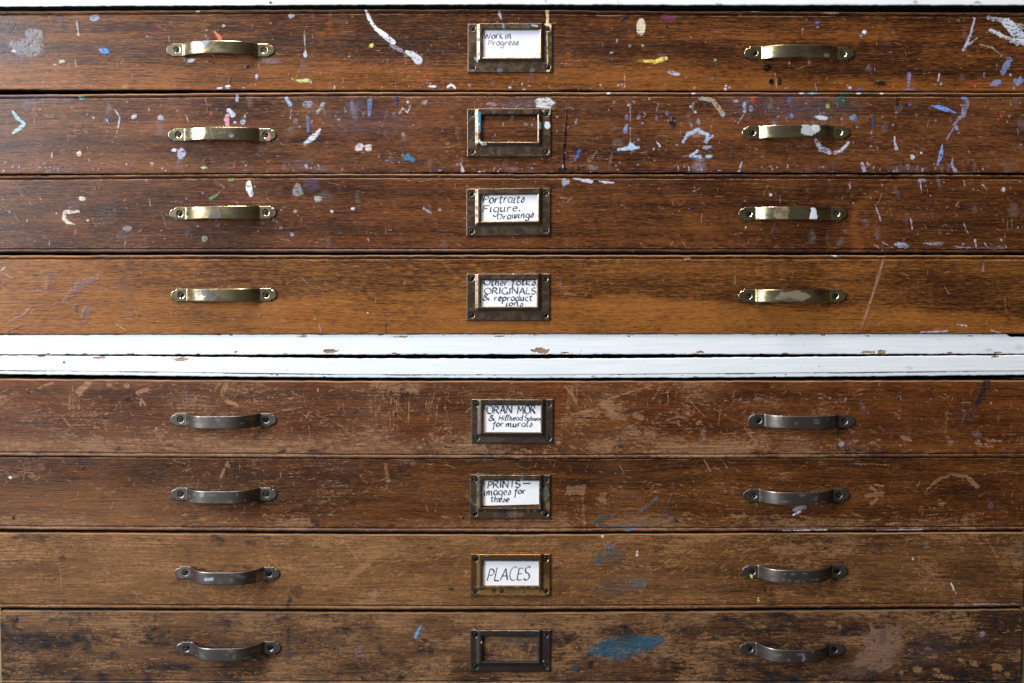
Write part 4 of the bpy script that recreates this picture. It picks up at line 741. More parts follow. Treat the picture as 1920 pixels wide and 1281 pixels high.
# handles: left tip x, lug y, right tip x, lug y ; holders: left, top, right, bottom, window l, t, r, b, tilt of the right side
HND = {(1, 0): (313, 94.3, 515.5, 95), (1, 1): (1395, 100, 1600, 102), (2, 0): (316, 253, 518, 253.5), (2, 1): (1391, 249, 1593, 248.5),
       (3, 0): (319, 401, 519, 399), (3, 1): (1384, 401, 1587, 401), (4, 0): (321, 553.5, 519, 553), (4, 1): (1384, 555, 1585, 555),
       (5, 0): (320, 786.5, 519, 787), (5, 1): (1402, 788, 1602, 789.5), (6, 0): (320, 926.5, 519, 926.5), (6, 1): (1393, 929, 1592, 928.5),
       (7, 0): (329, 1073, 525, 1075), (7, 1): (1390, 1071.5, 1588, 1070), (8, 0): (331, 1215, 527, 1214), (8, 1): (1386, 1216, 1583, 1217)}
HOLD = {1: (877, 45.6, 1036, 137, 905, 57, 1012, 109.5, 0.0), 2: (876, 204.5, 1033, 294.5, 902, 216, 1008, 267, 0.0), 3: (874.5, 355, 1032, 444, 902, 366.5, 1008, 416.5, -2.2), 4: (875, 513.5, 1031, 601.5, 902, 525, 1006, 575, 0),
        5: (884, 748, 1037, 831, 906.5, 758.5, 1013.5, 809.5, 0.6), 6: (881, 889.5, 1032, 972.5, 904.5, 899.5, 1010.5, 950.5, 0.8), 7: (882.5, 1037.5, 1032, 1116.5, 905, 1049.5, 1010, 1096.5, 0.3), 8: (882, 1180, 1032, 1258.5, 904, 1190.5, 1008, 1238.5, 0.4)}

full = [(0, -34), (1300, -34)]; fullr = [(0, 1954), (1300, 1954)]
WD = {1: wood('oak_front_one', (90, 51, 26), (172, 103, 44), 1, slope=0.004, pore=.36, fleck=.05, gain=0.48),
      2: wood('oak_front_two', (99, 58, 34), (156, 96, 52), 2, slope=-0.004, pore=.22, fleck=.26, gain=0.48),
      3: wood('oak_front_three', (98, 55, 29), (160, 96, 45), 3, slope=0.003, pore=.24, fleck=.15, gain=0.44),
      4: wood('oak_front_four', (100, 59, 28), (178, 112, 50), 4, slope=-0.006, pore=.2, fleck=.3, gain=0.51, bandamp=0.5),
      5: wood('oak_front_five', (106, 54, 22), (160, 92, 38), 5, pore=.3, fleck=.12, pale=(170, 124, 88), rough=.42, gain=0.44),
      6: wood('oak_front_six', (98, 53, 19), (156, 92, 36), 6, pore=.34, fleck=.1, pale=(166, 120, 82), rough=.42, gain=0.42),
      7: wood('oak_front_seven', (106, 65, 32), (160, 106, 54), 7, slope=0.01, pore=.3, fleck=.25, pale=(172, 122, 76), rough=.5, gain=0.46),
      8: wood('oak_front_eight', (88, 54, 34), (146, 98, 62), 8, pore=.34, fleck=.15, pale=(166, 120, 78), stain=(26, 22, 26), rough=.5, gain=0.41)}
DR = {1: ([(0, 21), (240, 20.3), (640, 18), (960, 18.3), (1280, 21.5), (1920, 24)], [(0, 168.5), (960, 169.8), (1920, 172)], 1, 0, tone1, marks1, .7, .4),
      2: ([(0, 177.5), (320, 175.5), (640, 172.5), (1280, 173.2), (1920, 174)], [(0, 326.5), (640, 324), (1280, 323.5), (1920, 324.5)], 1, 0, tone2, marks2, .85, .4),
      3: ([(0, 329.8), (640, 326), (1280, 327.5), (1920, 328.5)], [(0, 474), (960, 473.5), (1920, 475)], 1, 1, tone3, marks3, .35, .2),
      4: ([(0, 478.5), (960, 478), (1920, 478.5)], [(0, 627.4), (640, 626.4), (1920, 625.8)], 1, 0, tone4, marks4, .9, .5),
      5: ([(0, 710), (320, 713), (640, 714.5), (1280, 714.5), (1920, 713.5)], [(0, 855), (640, 859), (960, 860.3), (1280, 859), (1920, 857)], 0, 1, tone5, marks5, .95, .35),
      6: ([(0, 856.8), (640, 860.8), (960, 861.8), (1280, 860.6), (1920, 858.8)], [(0, 993.5), (640, 997.5), (960, 998.5), (1280, 997), (1920, 994.5)], 0, 1, tone6, marks6, .4, .35),
      7: ([(0, 998.5), (640, 1001.8), (960, 1002.7), (1280, 1000.7), (1920, 997.7)], [(0, 1139.5), (640, 1142.5), (960, 1143), (1280, 1141.3), (1920, 1137)], 0, 1, tone7, marks7, 1.0, .4),
      8: ([(0, 1144), (640, 1148), (960, 1149), (1280, 1147), (1920, 1141.5)], [(0, 1282.5), (960, 1285), (1920, 1283)], 0, 1, tone8, marks8, 1.0, .45)}
FRONT = {1: -0.0008, 2: -0.0002, 3: -0.0015, 4: -0.0006, 5: -0.001, 6: 0.0004, 7: -0.0012, 8: -0.0004}
DLAB = {1: 'topmost oak drawer, dotted with yellow, blue and cream paint, card reading Work in Progress',
        2: 'most heavily paint splashed drawer, with a black paint wedge beside its empty brass card frame',
        3: 'brown drawer with card reading Portraits Figure Drawings, squiggle of beige paint at left',
        4: 'golden oak drawer darker along its upper half, resting just above the white boards',
        5: 'scratched reddish drawer directly beneath the white boards, its card lettered in three lines about murals',
        6: 'scuffed drawer with card reading PRINTS images for these, above the PLACES drawer',
        7: 'rubbed tan drawer with card reading PLACES in a yellowed brass frame',
        8: 'lowest drawer, dark stained and worn, with a broad blue paint patch and no card'}
EMP = {}
for k in range(1, 9):
    top, bot, bt, bb, tf, mk, e0, e1 = DR[k]
    base = (0, FRONT[k], wz(bot[0][1]))
    EMP[k] = (thing('drawer', DLAB[k], 'drawer', base, 'drawers of the plan chests'), base)
    xl, xr = (full, fullr) if k < 5 else (LX, RX)
    drawer_front(k, top, bot, xl, xr, bt, bb, tf, mk, WD[k], EMP[k][0], base, FRONT[k], (e0, e1), corner=(9 if k == 8 else 0))

# ------------------------------------------------------------------ hand lettering (single-stroke letters, drawn with a broad nib)
def arc(cx, cy, rx, ry, a0, a1, n=12):
    return [(cx + rx * math.cos(math.radians(a0 + (a1 - a0) * i / n)), cy + ry * math.sin(math.radians(a0 + (a1 - a0) * i / n))) for i in range(n + 1)]
G = {  # width, strokes ; baseline 0, x-height .5, capitals 1, descender -.45
 'A': (.75, [[(0, 0), (.38, 1)], [(.38, 1), (.72, 0)], [(.14, .36), (.6, .36)]]),
 'C': (.7, [arc(.42, .5, .4, .5, 60, 300)]),
 'D': (.72, [[(.08, 1), (.02, 0)], [(.0, .98)] + arc(.12, .5, .55, .48, 80, -85)]),
 'E': (.55, [[(.06, 1), (.02, 0)], [(.05, 1), (.5, 1)], [(.04, .52), (.42, .53)], [(.02, 0), (.5, .02)]]),
 'F': (.55, [[(.08, 1), (.0, 0)], [(.07, 1), (.6, 1.02)], [(.05, .5), (.45, .54)]]),
 'G': (.78, [arc(.42, .5, .4, .5, 55, 330), [(.76, .3), (.5, .32)], [(.76, .36), (.74, -.1)]]),
 'H': (.7, [[(.06, 1), (.02, 0)], [(.62, 1), (.58, 0)], [(.04, .5), (.6, .52)]]),
 'I': (.25, [[(.12, 1), (.1, 0)]]),
 'L': (.52, [[(.1, 1), (.02, 0)], [(.02, 0), (.5, 0)]]),
 'M': (.95, [[(.0, 0), (.12, 1)], [(.12, 1), (.45, .3)], [(.45, .3), (.8, 1)], [(.8, 1), (.86, 0)]]),
 'N': (.8, [[(.04, 0), (.08, 1)], [(.08, 1), (.68, 0)], [(.68, 0), (.72, 1)]]),
 'O': (.85, [arc(.42, .5, .4, .48, 90, 450, 20)]),
 'P': (.6, [[(.12, 1), (.0, 0)], [(.08, .98)] + arc(.2, .73, .36, .27, 90, -95)]),
 'R': (.72, [[(.1, 1), (.0, 0)], [(.08, .98)] + arc(.2, .75, .36, .24, 90, -95), [(.2, .5), (.68, 0)]]),
 'S': (.6, [arc(.33, .75, .26, .24, 40, 250, 10) + arc(.28, .25, .28, .26, 80, -150, 12)]),
 'T': (.65, [[(.34, 1), (.3, 0)], [(0, 1), (.66, 1.02)]]),
 'W': (1.0, [[(0, 1), (.22, 0)], [(.22, 0), (.46, .8)], [(.46, .8), (.66, 0)], [(.66, 0), (.98, 1)]]),
 '&': (.75, [[(.72, .0), (.5, .3), (.22, .72), (.28, .98), (.46, .9), (.42, .68), (.12, .4), (.04, .16), (.24, .0), (.5, .16), (.68, .45)]]),
 '-': (.9, [[(0, .55), (.85, .57)]]),
 '.': (.25, [[(.06, .06), (.12, .0), (.14, .08), (.06, .06)]]),
 'a': (.52, [arc(.24, .25, .22, .25, 60, 360, 12), [(.46, .5), (.44, .08), (.54, .02)]]),
 'b': (.5, [[(.08, 1), (.04, .05)], [(.05, .3)] + arc(.25, .25, .2, .25, 150, -170)]),
 'c': (.45, [arc(.26, .25, .23, .25, 50, 310)]),
 'd': (.55, [arc(.24, .25, .22, .25, 60, 360, 12), [(.5, 1), (.44, .1), (.54, .02)]]),
 'e': (.46, [[(.04, .25), (.42, .3)] + arc(.24, .25, .2, .25, 20, 320)]),
 'f': (.42, [[(.46, .92), (.34, 1), (.24, .8), (.18, .2), (.1, -.4), (.0, -.42)], [(.02, .5), (.42, .52)]]),
 'g': (.52, [arc(.24, .26, .22, .24, 60, 360, 12), [(.46, .5), (.44, -.2), (.28, -.45), (.06, -.38), (.08, -.25)]]),
 'h': (.54, [[(.12, 1), (.04, 0)], [(.05, .2), (.2, .46), (.36, .48), (.42, .3), (.4, .02), (.5, .02)]]),
 'i': (.24, [[(.1, .5), (.06, .06), (.2, .02)], [(.12, .76), (.15, .74)]]),
 'k': (.52, [[(.12, 1), (.04, 0)], [(.42, .52), (.08, .24), (.46, .0)]]),
 'l': (.28, [[(.04, .25), (.2, .7), (.22, .98), (.12, .95), (.06, .3), (.1, .02), (.26, .06)]]),
 'm': (.8, [[(.06, .5), (.02, 0)], [(.04, .25), (.18, .48), (.3, .45), (.32, 0)], [(.33, .25), (.5, .48), (.62, .45), (.64, .04), (.76, .04)]]),
 'n': (.54, [[(.06, .5), (.02, 0)], [(.04, .22), (.22, .48), (.38, .46), (.4, .04), (.52, .04)]]),
 'o': (.5, [arc(.24, .25, .22, .25, 90, 450, 14)]),
 'p': (.52, [[(.1, .52), (-.02, -.45)], [(.06, .3)] + arc(.27, .26, .2, .25, 150, -160)]),
 'r': (.42, [[(.08, .5), (.04, 0)], [(.06, .25), (.2, .46), (.38, .48)]]),
 's': (.42, [[(.02, .1), (.24, .4), (.26, .52), (.36, .3), (.34, .06), (.18, -.02), (.06, .08), (.16, .12)]]),
 't': (.4, [[(.18, .9), (.12, .1), (.24, .0), (.36, .08)], [(.0, .58), (.38, .6)]]),
 'u': (.54, [[(.06, .5), (.06, .1), (.2, .0), (.38, .14), (.42, .5)], [(.42, .5), (.4, .06), (.52, .02)]]),
 'w': (.7, [[(.04, .5), (.1, .04), (.3, .1), (.34, .48)], [(.34, .48), (.38, .04), (.56, .1), (.64, .48)]]),
 'y': (.52, [[(.06, .5), (.08, .12), (.22, .02), (.42, .2)], [(.44, .5), (.38, -.2), (.2, -.45), (.04, -.35)]]),
}
def smooth_poly(p, k=5):
    if len(p) < 3: return [(p[0][0] + (p[1][0] - p[0][0]) * i / 6, p[0][1] + (p[1][1] - p[0][1]) * i / 6) for i in range(7)]
    q = []
    P = [p[0]] + list(p) + [p[-1]]
    for i in range(1, len(P) - 2):
        for j in range(k):
            t = j / k; a, b, c, d = P[i - 1], P[i], P[i + 1], P[i + 2]
            q.append(tuple(0.5 * (2 * b[m] + (c[m] - a[m]) * t + (2 * a[m] - 5 * b[m] + 4 * c[m] - d[m]) * t * t + (3 * b[m] - a[m] - 3 * c[m] + d[m]) * t ** 3) for m in (0, 1)))
    q.append(p[-1]); return q
def word(text, x0, x1, yb, xh, cap, rise=0.0, slant=0.10, seed=0):
    """strokes of a word in layout units; yb baseline, xh small-letter height, cap capital height"""
    r = random.Random(hash((len(text), seed)) & 0xffff)
    tot = sum(G[c][0] for c in text) + 0.10 * (len(text) - 1); k = (x1 - x0) / tot; x = 0; out = []
    for c in text:
        w, st = G[c]; dy = r.uniform(-.06, .06) * cap; sc_ = r.uniform(.9, 1.1)
        for s_ in st:
            pts = []
            for (px, py) in smooth_poly(s_):
                py *= sc_
                h = py / .5 * xh if py <= .5 else xh + (py - .5) / .5 * (cap - xh)
                if c.isupper() or c in '&-': h = py * cap
                X = x0 + (x + px) * k + h * slant; pts.append((X, yb - h + dy - rise * (X - x0)))
            out.append((pts, r.uniform(.7, 1.15) * min(1.0, xh / 6.6)))
        x += w + 0.10
    return out
def ribbon(strokes, clip, wmin=.55, wmax=1.9, nib=38):
    V, F = [], []
    l, t, rr, b = clip
    for pts, ww in strokes:
        pts = [p for p in pts if l <= p[0] <= rr and t <= p[1] <= b]
        if len(pts) < 2: continue
        i0 = len(V)
        for i, p in enumerate(pts):
            q0, q1 = pts[max(0, i - 1)], pts[min(len(pts) - 1, i + 1)]
            dx, dy = q1[0] - q0[0], q1[1] - q0[1]; L = math.hypot(dx, dy) or 1
            a = math.atan2(-dy, dx); w = (wmin + (wmax - wmin) * abs(math.sin(a - math.radians(nib)))) * ww / 2
            nx, ny = -dy / L, dx / L
            V.append((p[0] + nx * w, p[1] + ny * w)); V.append((p[0] - nx * w, p[1] - ny * w))
        for i in range(len(pts) - 1): F.append((i0 + 2 * i, i0 + 2 * i + 1, i0 + 2 * i + 3, i0 + 2 * i + 2))
    return V, F

def ink(name, c):
    m, nt, b = nodes(name); N = NB(nt)
    co = N.n('ShaderNodeTexCoord').outputs['Object']
    n = N.noise(N.mapv(co, (260, 1, 260)), 1, 2)
    base = N.mix(N.rng(n, 0.38, 0.66), tuple(c) + (1,), (c[0] + .17, c[1] + .18, c[2] + .22, 1))
    nt.links.new(base, b.inputs['Base Color']); b.inputs['Roughness'].default_value = .6
    return m
M_ink = ink('writing_ink', (0.010, 0.012, 0.022)); M_fade = ink('faded_ink', (0.22, 0.21, 0.24))
def paper(name, c):
    m, nt, b = nodes(name); N = NB(nt)
    co = N.n('ShaderNodeTexCoord').outputs['Object']
    n = N.noise(N.mapv(co, (120, 1, 120)), 1, 4, .65)
    base = N.mix(N.rng(n, .4, .75, 0, .5), tuple(c) + (1,), tuple(v * .88 for v in c) + (1,))
    nt.links.new(base, b.inputs['Base Color']); b.inputs['Roughness'].default_value = .55
    return m
M_card = paper('white_card', (0.84, 0.84, 0.85)); M_hazy = paper('hazed_card', (0.70, 0.70, 0.78)); M_soft = ink('soft_ink', (0.07, 0.07, 0.10))

Z = lambda y0: (lambda zx, zy: (860 + zx / 9.6, y0 + zy / 9.6))
def words_for(k):
    y0 = {1: 30, 3: 340, 4: 500, 5: 730, 6: 870, 7: 1020}[k]
    def w(t, zx0, zx1, zb, zxh, zcap, rise=0.0, slant=.03, sd=0): return word(t, 860 + zx0 / 9.6, 860 + zx1 / 9.6, y0 + zb / 9.6, zxh / 9.6, zcap / 9.6, rise, slant, sd)
    if k == 1: return [(w('Work', 452, 800, 412, 72, 100), M_soft), (w('in', 835, 945, 412, 70, 100), M_soft), (w('Progress', 530, 1075, 528, 62, 88), M_fade)]
    if k == 3: return [(w('Portraits', 438, 1180, 400, 88, 140, .02, .12), M_ink), (w('Figure.', 432, 1120, 555, 82, 115, .02, .12), M_ink), (w('Drawings', 690, 1345, 690, 70, 108, .06, .1), M_ink)]
    if k == 4: return [(w('Other', 452, 880, 340, 72, 108), M_ink), (w('folks', 945, 1385, 336, 66, 104), M_ink), (w('ORIGINALS', 462, 1392, 495, 60, 112), M_ink), (w('&', 430, 555, 612, 60, 110), M_ink), (w('reproduct', 640, 1325, 615, 66, 104), M_ink), (w('ions', 850, 1160, 708, 58, 80), M_ink)]
    if k == 5: return [(w('ORAN', 503, 965, 430, 75, 148), M_ink), (w('MOR', 1058, 1380, 438, 75, 145), M_ink), (w('&', 540, 650, 568, 60, 104), M_ink), (w('Hillhead', 720, 1150, 556, 50, 92, 0, .14), M_ink), (w('Subway', 1185, 1500, 548, 45, 86, -.05), M_ink), (w('for', 612, 805, 668, 62, 90), M_ink), (w('murals', 850, 1325, 670, 62, 100), M_ink)]
    if k == 6: return [(w('PRINTS', 522, 1105, 438, 66, 130, .03), M_ink), (w('-', 1148, 1300, 410, 60, 100), M_ink), (w('images', 452, 942, 566, 76, 120, .02), M_ink), (w('for', 1000, 1205, 540, 66, 96, .03), M_ink), (w('these', 580, 908, 682, 60, 95), M_ink)]
    if k == 7: return [(w('PLACES', 512, 1268, 650, 100, 222, 0, .16), M_ink)]
CLAB = {1: 'white card reading Work in Progress in faded ink, in the topmost drawer',
        3: 'white card with handwriting Portraits Figure Drawings in a bronze frame', 4: 'white card densely lettered Other folks ORIGINALS and reproductions',
        5: 'white card with capitals and three handwritten lines about murals, below the white boards', 6: 'white card reading PRINTS images for these, slipped slightly crooked in its frame', 7: 'white card with the single word PLACES in thin tall capitals'}
for k in (1, 3, 4, 5, 6, 7):
    l, t, r_, b, wl, wt, wr, wbm, tilt = HOLD[k]
    f = FRONT[k]; base = (wx((wl + wr) / 2), f, wz(wbm))
    x0, x1, y0, y1 = wl - 4, wr + 4, wt - 5, wbm + 4
    yb0, yb1 = y1, y1
    if k == 6: yb0, yb1 = wbm - 2.2, wbm - 5.2
    xs = np.linspace(x0, x1, 14); vf = []; 
    bow = lambda x: 0.00035 * math.sin((x - x0) / (x1 - x0) * 3.14 + k)
    for dpt in (-0.0004, -0.0001):
        for fr in (0, 1):
            for x in xs:
                yb_ = yb0 + (yb1 - yb0) * (x - x0) / (x1 - x0); vf.append((wx(x), f + dpt - 0.0003 - abs(bow(x)), wz(y0 if fr == 0 else yb_)))
    n = 14; fc = []
    for i in range(n - 1):
        fc += [(i, n + i, n + i + 1, i + 1), (2 * n + i, 2 * n + i + 1, 3 * n + i + 1, 3 * n + i), (i, i + 1, 2 * n + i + 1, 2 * n + i), (n + i, 3 * n + i, 3 * n + i + 1, n + i + 1)]
    fc += [(0, 2 * n, 3 * n, n), (n - 1, 2 * n - 1, 4 * n - 1, 3 * n - 1)]
    card = raw_mesh('label_card', vf, fc, [M_hazy if k == 1 else M_card], None, base, smooth=False)
    card.location = base; card['label'] = CLAB[k]; card['category'] = 'label card'; card['group'] = 'handwritten cards in the drawer frames'
    V, F, FM = [], [], []
    for strokes, mt in words_for(k):
        v, fq = ribbon(strokes, (wl - 3, wt - 3, wr + 3, wbm + 3), wmin=1.15 if k != 7 else 1.0, wmax=3.2 if k in (4, 5, 6) else 2.9)
        F += [tuple(q + len(V) for q in x) for x in fq]; FM += [1 if mt is M_fade else 2 if mt is M_soft else 0] * len(fq); V += v
    raw_mesh('lettering', [(wx(x), f - 0.0008 - abs(bow(x)), wz(y)) for x, y in V], F, [M_ink, M_fade, M_soft], card, base, smooth=False, face_mat=FM)

# ------------------------------------------------------------------ card holders
BR = {1: metal('bronze_a', (0.25, 0.175, 0.12), (0.18, 0.125, 0.085), .31, c3=None), 5: metal('bronze_b', (0.235, 0.17, 0.125), (0.15, 0.11, 0.09), .33),
      6: metal('bronze_worn', (0.30, 0.20, 0.11), (0.10, 0.075, 0.065), .36, (.42, .58), (0.26, 0.24, 0.18), (140, 100, 160)), 7: metal('brass_yellowed', (0.36, 0.19, 0.08), (0.17, 0.09, 0.05), .36, (.45, .62), None, (110, 90, 150)), 8: metal('bronze_c', (0.18, 0.135, 0.12), (0.11, 0.085, 0.085), .34)}
M_screw = metal('dark_screw', (0.24, 0.205, 0.185), (0.13, 0.105, 0.095), .40, metallic=0.35); M_steel = metal('steel_screw', (0.46, 0.46, 0.46), (0.30, 0.28, 0.26), .34, metallic=0.5); M_deep = plain('hole_dark', (0.012, 0.009, 0.007), .8)

def screw(parent, base, x, y, yfront, r=5.0, mat=None, ang=30, dome=0.0005):
    R, A = 9, 28; V = [(0, 0, 0)]; hs = []
    ca, sa = math.cos(math.radians(ang)), math.sin(math.radians(ang))
    def h(px, py):
        q = math.hypot(px, py) / r
        z = dome * math.sqrt(max(0, 1 - min(1, q) ** 2.0)) + 0.0001
        d = abs(-px * sa + py * ca)
        if d < 0.9: z -= 0.0008 * (1 - (d / 0.9) ** 4)
        return z
    pts = [(0, 0)]
    for i in range(1, R + 1):
        for j in range(A): a = 2 * math.pi * j / A; pts.append((r * i / R * math.cos(a), r * i / R * math.sin(a)))
    verts = [(wx(x + px), yfront - h(px, py), wz(y + py)) for px, py in pts]
    for j in range(A): a = 2 * math.pi * j / A; verts.append((wx(x + r * math.cos(a)), yfront + 0.0012, wz(y + r * math.sin(a))))
    tri = [(0, 1 + j, 1 + (j + 1) % A, 1 + (j + 1) % A) for j in range(A)]
    quads = []
    for i in range(R):
        for j in range(A):
            a0 = 1 + i * A + j; a1 = 1 + i * A + (j + 1) % A; quads.append((a0, a0 + A, a1 + A, a1))
    # triangles as separate fan via degenerate-free quads
    me = bpy.data.meshes.new('screw'); bs = np.array(base)
    me.from_pydata([tuple(np.array(v) - bs) for v in verts], [], [t[:3] for t in tri] + quads); me.materials.append(mat or M_screw)
    for p in me.polygons: p.use_smooth = True
    return link(bpy.data.objects.new('screw', me), parent)

def holder(k):
    l, t, r_, b, wl, wt, wr, wbm, tilt = HOLD[k]; par, base = EMP[k]; f = FRONT[k]
    def axis(a, b_, cuts):
        xs = list(np.arange(a, b_, 1.0)) + [b_]
        for c in cuts: xs += [c, c - .25, c + .25]
        return np.unique(np.round(np.clip(xs, a, b_), 3))
    xs = axis(l, r_, (wl, wr, l + .8, r_ - .8)); ys = axis(t, b, (wt, wbm, t + .8, b - .8))
    X, Y = np.meshgrid(xs, ys)
    h = np.full(X.shape, 0.0014)
    ri = ss(0, 7, X - (wl - 11.5)) * ss(0, 7, (wr + 10) - X) * ss(0, 7, (wbm + 9) - Y)
    h = h + 0.0020 * ri
    ed = np.minimum(np.minimum(X - l, r_ - X), np.minimum(Y - t, b - Y)); h = h - 0.0007 * (1 - np.sqrt(np.clip(1 - (1 - np.clip(ed / 1.4, 0, 1)) ** 2, 0, 1)))
    wd = np.maximum(np.maximum(wl - X, X - wr), np.maximum(wt - Y, Y - wbm)); h = h - 0.0005 * ss(1.6, 0, wd)
    scr = [(l + 9.5, t + 9), (r_ - 9, t + 9.5), (l + 9.5, b - 10), (r_ - 9, b - 10)]
    s = Surf(X, Y); s.metal = True
    for (cx, cy) in scr:
        d = np.hypot(X - cx, Y - cy); h = h - 0.0009 * ss(5.6, 4.4, d)
    sp = lambda x, y: None
    dark = (5, 4, 4)
    if k in (1, 2, 3, 4):
        for pts, ww in word('G', 939, 946, b - 6.5, 4, 9, 0, .05) + word('V', 947.5, 951.5, b - 7.5, 4, 7, 0, 0) + word('R', 956.5, 963, b - 6.5, 4, 9, 0, .03) + word('I', 952, 956, b - 7.5, 4, 7, 0, 0): s.stroke(pts[::2] + [pts[-1]], 1.7, dark, .95, rough=0, soft=.7)
    if k == 1:
        s.stroke([(942, 44), (944, 50), (945, 56)], (3, 5, 4), (140, 150, 190), .8); s.blob(989, 51.5, 3.4, 4.5, (20, 75, 135), .9); s.stroke([(996, 49.5), (1007, 51)], 3, (200, 205, 215), .9, dry=.35); s.stroke([(1024, 46), (1031, 50)], 7, (242, 205, 148), 1, rough=1); s.stroke([(1025, 48), (1026, 90), (1027, 132)], (2.4, 1.6, 2.2), (222, 190, 120), .95); s.blob(1027, 134, 3.4, 2, (230, 195, 130))
        s.blob(937, 133, 6, 4.5, (90, 120, 150), .8, dry=.15); s.blob(998, 133, 5, 4.5, (80, 110, 130), .75, dry=.15); s.stroke([(891, 110), (895, 117)], 4, (150, 190, 200), .8); s.blob(885, 133, 6, 2.4, (110, 120, 130), .7)
    if k == 2:
        s.stroke([(899, 216), (899, 235), (900, 249)], (7, 6.5, 4), (40, 150, 190), .95, rough=1.6); s.blob(898, 234, 2, 2, (200, 220, 140)); s.stroke([(899, 264), (904, 272), (911, 271)], 3.4, (195, 220, 232), 1); s.blob(1026, 235.5, 6, 6.5, (215, 222, 232), .95, rough=.3); s.blob(1012, 236, 3.6, 7, (150, 165, 180), .8, dry=.2); s.stroke([(1015, 207), (1022, 211)], 3, (200, 195, 170), .9); s.blob(926, 211, 3, 3, (60, 90, 110), .7); s.blob(955, 212, 3, 2, (120, 110, 110), .7); s.blob(1032, 209, 2, 5, (200, 190, 160), .8)
    if k == 4: s.blob(962, 513.5, 1.6, 1.4, (250, 250, 250)); 
    if k == 7:
        r = np.random.default_rng(4)
        s.stroke([(896, 1107), (1018, 1107)], 17, (168, 122, 34), .62, rough=5, soft=2); s.stroke([(1024, 1085), (1024, 1105)], 12, (150, 110, 40), .4, rough=4, soft=3); s.blob(941, 1107.5, 4, 4, (40, 30, 24), .95); s.blob(926, 1106, 4, 5, (52, 36, 26), .85); s.blob(902, 1102, 12, 3, (70, 48, 34), .7, dry=.3); s.blob(983, 1109, 2.4, 2.4, (60, 42, 26), .8); s.blob(892, 1112, 6, 5, (40, 30, 34), .8); s.stroke([(946, 1034), (951, 1040)], 3, (30, 100, 170), .0)
        s.stroke([(948, 1108), (950, 1105), (953, 1108), (950, 1111), (948, 1108)], 1, (60, 42, 24), .9, rough=0); 
        for i in range(7): s.stroke([(955 + i * 3, 1104 + (i % 2)), (955.6 + i * 3, 1111)], 1, (66, 46, 26), .8, rough=.2)
        s.blob(912, 1039, 3.6, 2, (40, 110, 190), .95); s.blob(1014, 1100, 4, 10, (40, 30, 30), .7, dry=.2)
        for _ in range(40): s.blob(r.uniform(l, r_), r.uniform(t, b), r.uniform(.6, 2), r.uniform(.6, 2), (60, 40, 26), .7)
    if k == 6:
        r = np.random.default_rng(5)
        for _ in range(26): s.blob(r.uniform(l, r_), r.uniform(t, b), r.uniform(1, 4.5), r.uniform(1, 4), [(150, 90, 50), (60, 44, 40), (120, 120, 100), (160, 140, 120)][r.integers(0, 4)], .6, dry=.35, rough=.7)
        s.blob(965, 963, 16, 6, (165, 95, 45), .55, dry=.35); s.blob(940, 964, 14, 6, (42, 38, 44), .7, dry=.2); s.blob(1022, 925, 7, 14, (110, 118, 100), .6, dry=.35); s.blob(1027, 948, 4, 8, (165, 100, 50), .6, dry=.25)
    if k == 8: s.blob(903, 1202.5, 1.5, 2.4, (250, 250, 250)); s.blob(1019, 1238, 1, 1, (250, 250, 250))
    if k == 5: s.blob(920, 823, 30, 5, (40, 42, 60), .3)
    YS = Y + tilt * (X - l) / (r_ - l)
    D = f - 0.0006 - h
    # skirts round the outside and round the window
    R, C = X.shape; verts = np.stack([wx(X), D, wz(YS)], -1).reshape(-1, 3)
    inside = (X > wl + .1) & (X < wr - .1) & (Y > wt + .1) & (Y < wbm - .1)
    cxm = (xs[:-1] + xs[1:]) / 2; cym = (ys[:-1] + ys[1:]) / 2
    keep = ~((cxm[None] > wl) & (cxm[None] < wr) & (cym[:, None] > wt) & (cym[:, None] < wbm))
    faces = grid_faces(R, C, keep)
    V = [tuple(v) for v in verts]; F = [tuple(q) for q in faces]; at = list(s.attr().reshape(-1, 4))
    idx = np.arange(R * C).reshape(R, C)
    def skirt(loop, yback):
        i0 = len(V)
        n_ = len(loop)
        for q in loop: V.append(tuple(verts[q])); at.append(at[q])
        for q in loop: V.append((verts[q][0], yback, verts[q][2])); at.append(at[q])
        for a in range(n_ - 1): F.append((i0 + a, i0 + a + 1, i0 + n_ + a + 1, i0 + n_ + a))
    skirt(list(idx[0, :]), f + .0002); skirt(list(idx[-1, ::-1]), f + .0002); skirt(list(idx[::-1, 0]), f + .0002); skirt(list(idx[:, -1]), f + .0002)
    jl, jr = int(np.argmin(abs(xs - wl))), int(np.argmin(abs(xs - wr))); it, ib = int(np.argmin(abs(ys - wt))), int(np.argmin(abs(ys - wbm)))
    lip = f - 0.0014
    skirt(list(idx[it, jl:jr + 1][::-1]), lip); skirt(list(idx[ib, jl:jr + 1]), lip); skirt(list(idx[it:ib + 1, jl]), lip); skirt(list(idx[it:ib + 1, jr][::-1]), lip)
    ho = raw_mesh('card_holder', V, F, [BR.get(k, BR[1])], par, base, attrs={'paint': np.array(at)})
    rr = random.Random(k)
    for i, (cx, cy) in enumerate(scr):
        yy = cy + tilt * (cx - l) / (r_ - l)
        mt = M_screw
        if k == 2 and i in (0, 1): mt = M_steel
        screw(ho, base, cx, yy, f - 0.0006 - 0.0012, 4.3, mt, rr.uniform(0, 180))
G['V'] = (.7, [[(0, 1), (.3, 0)], [(.3, 0), (.62, 1)]])
for k in range(1, 9): holder(k)

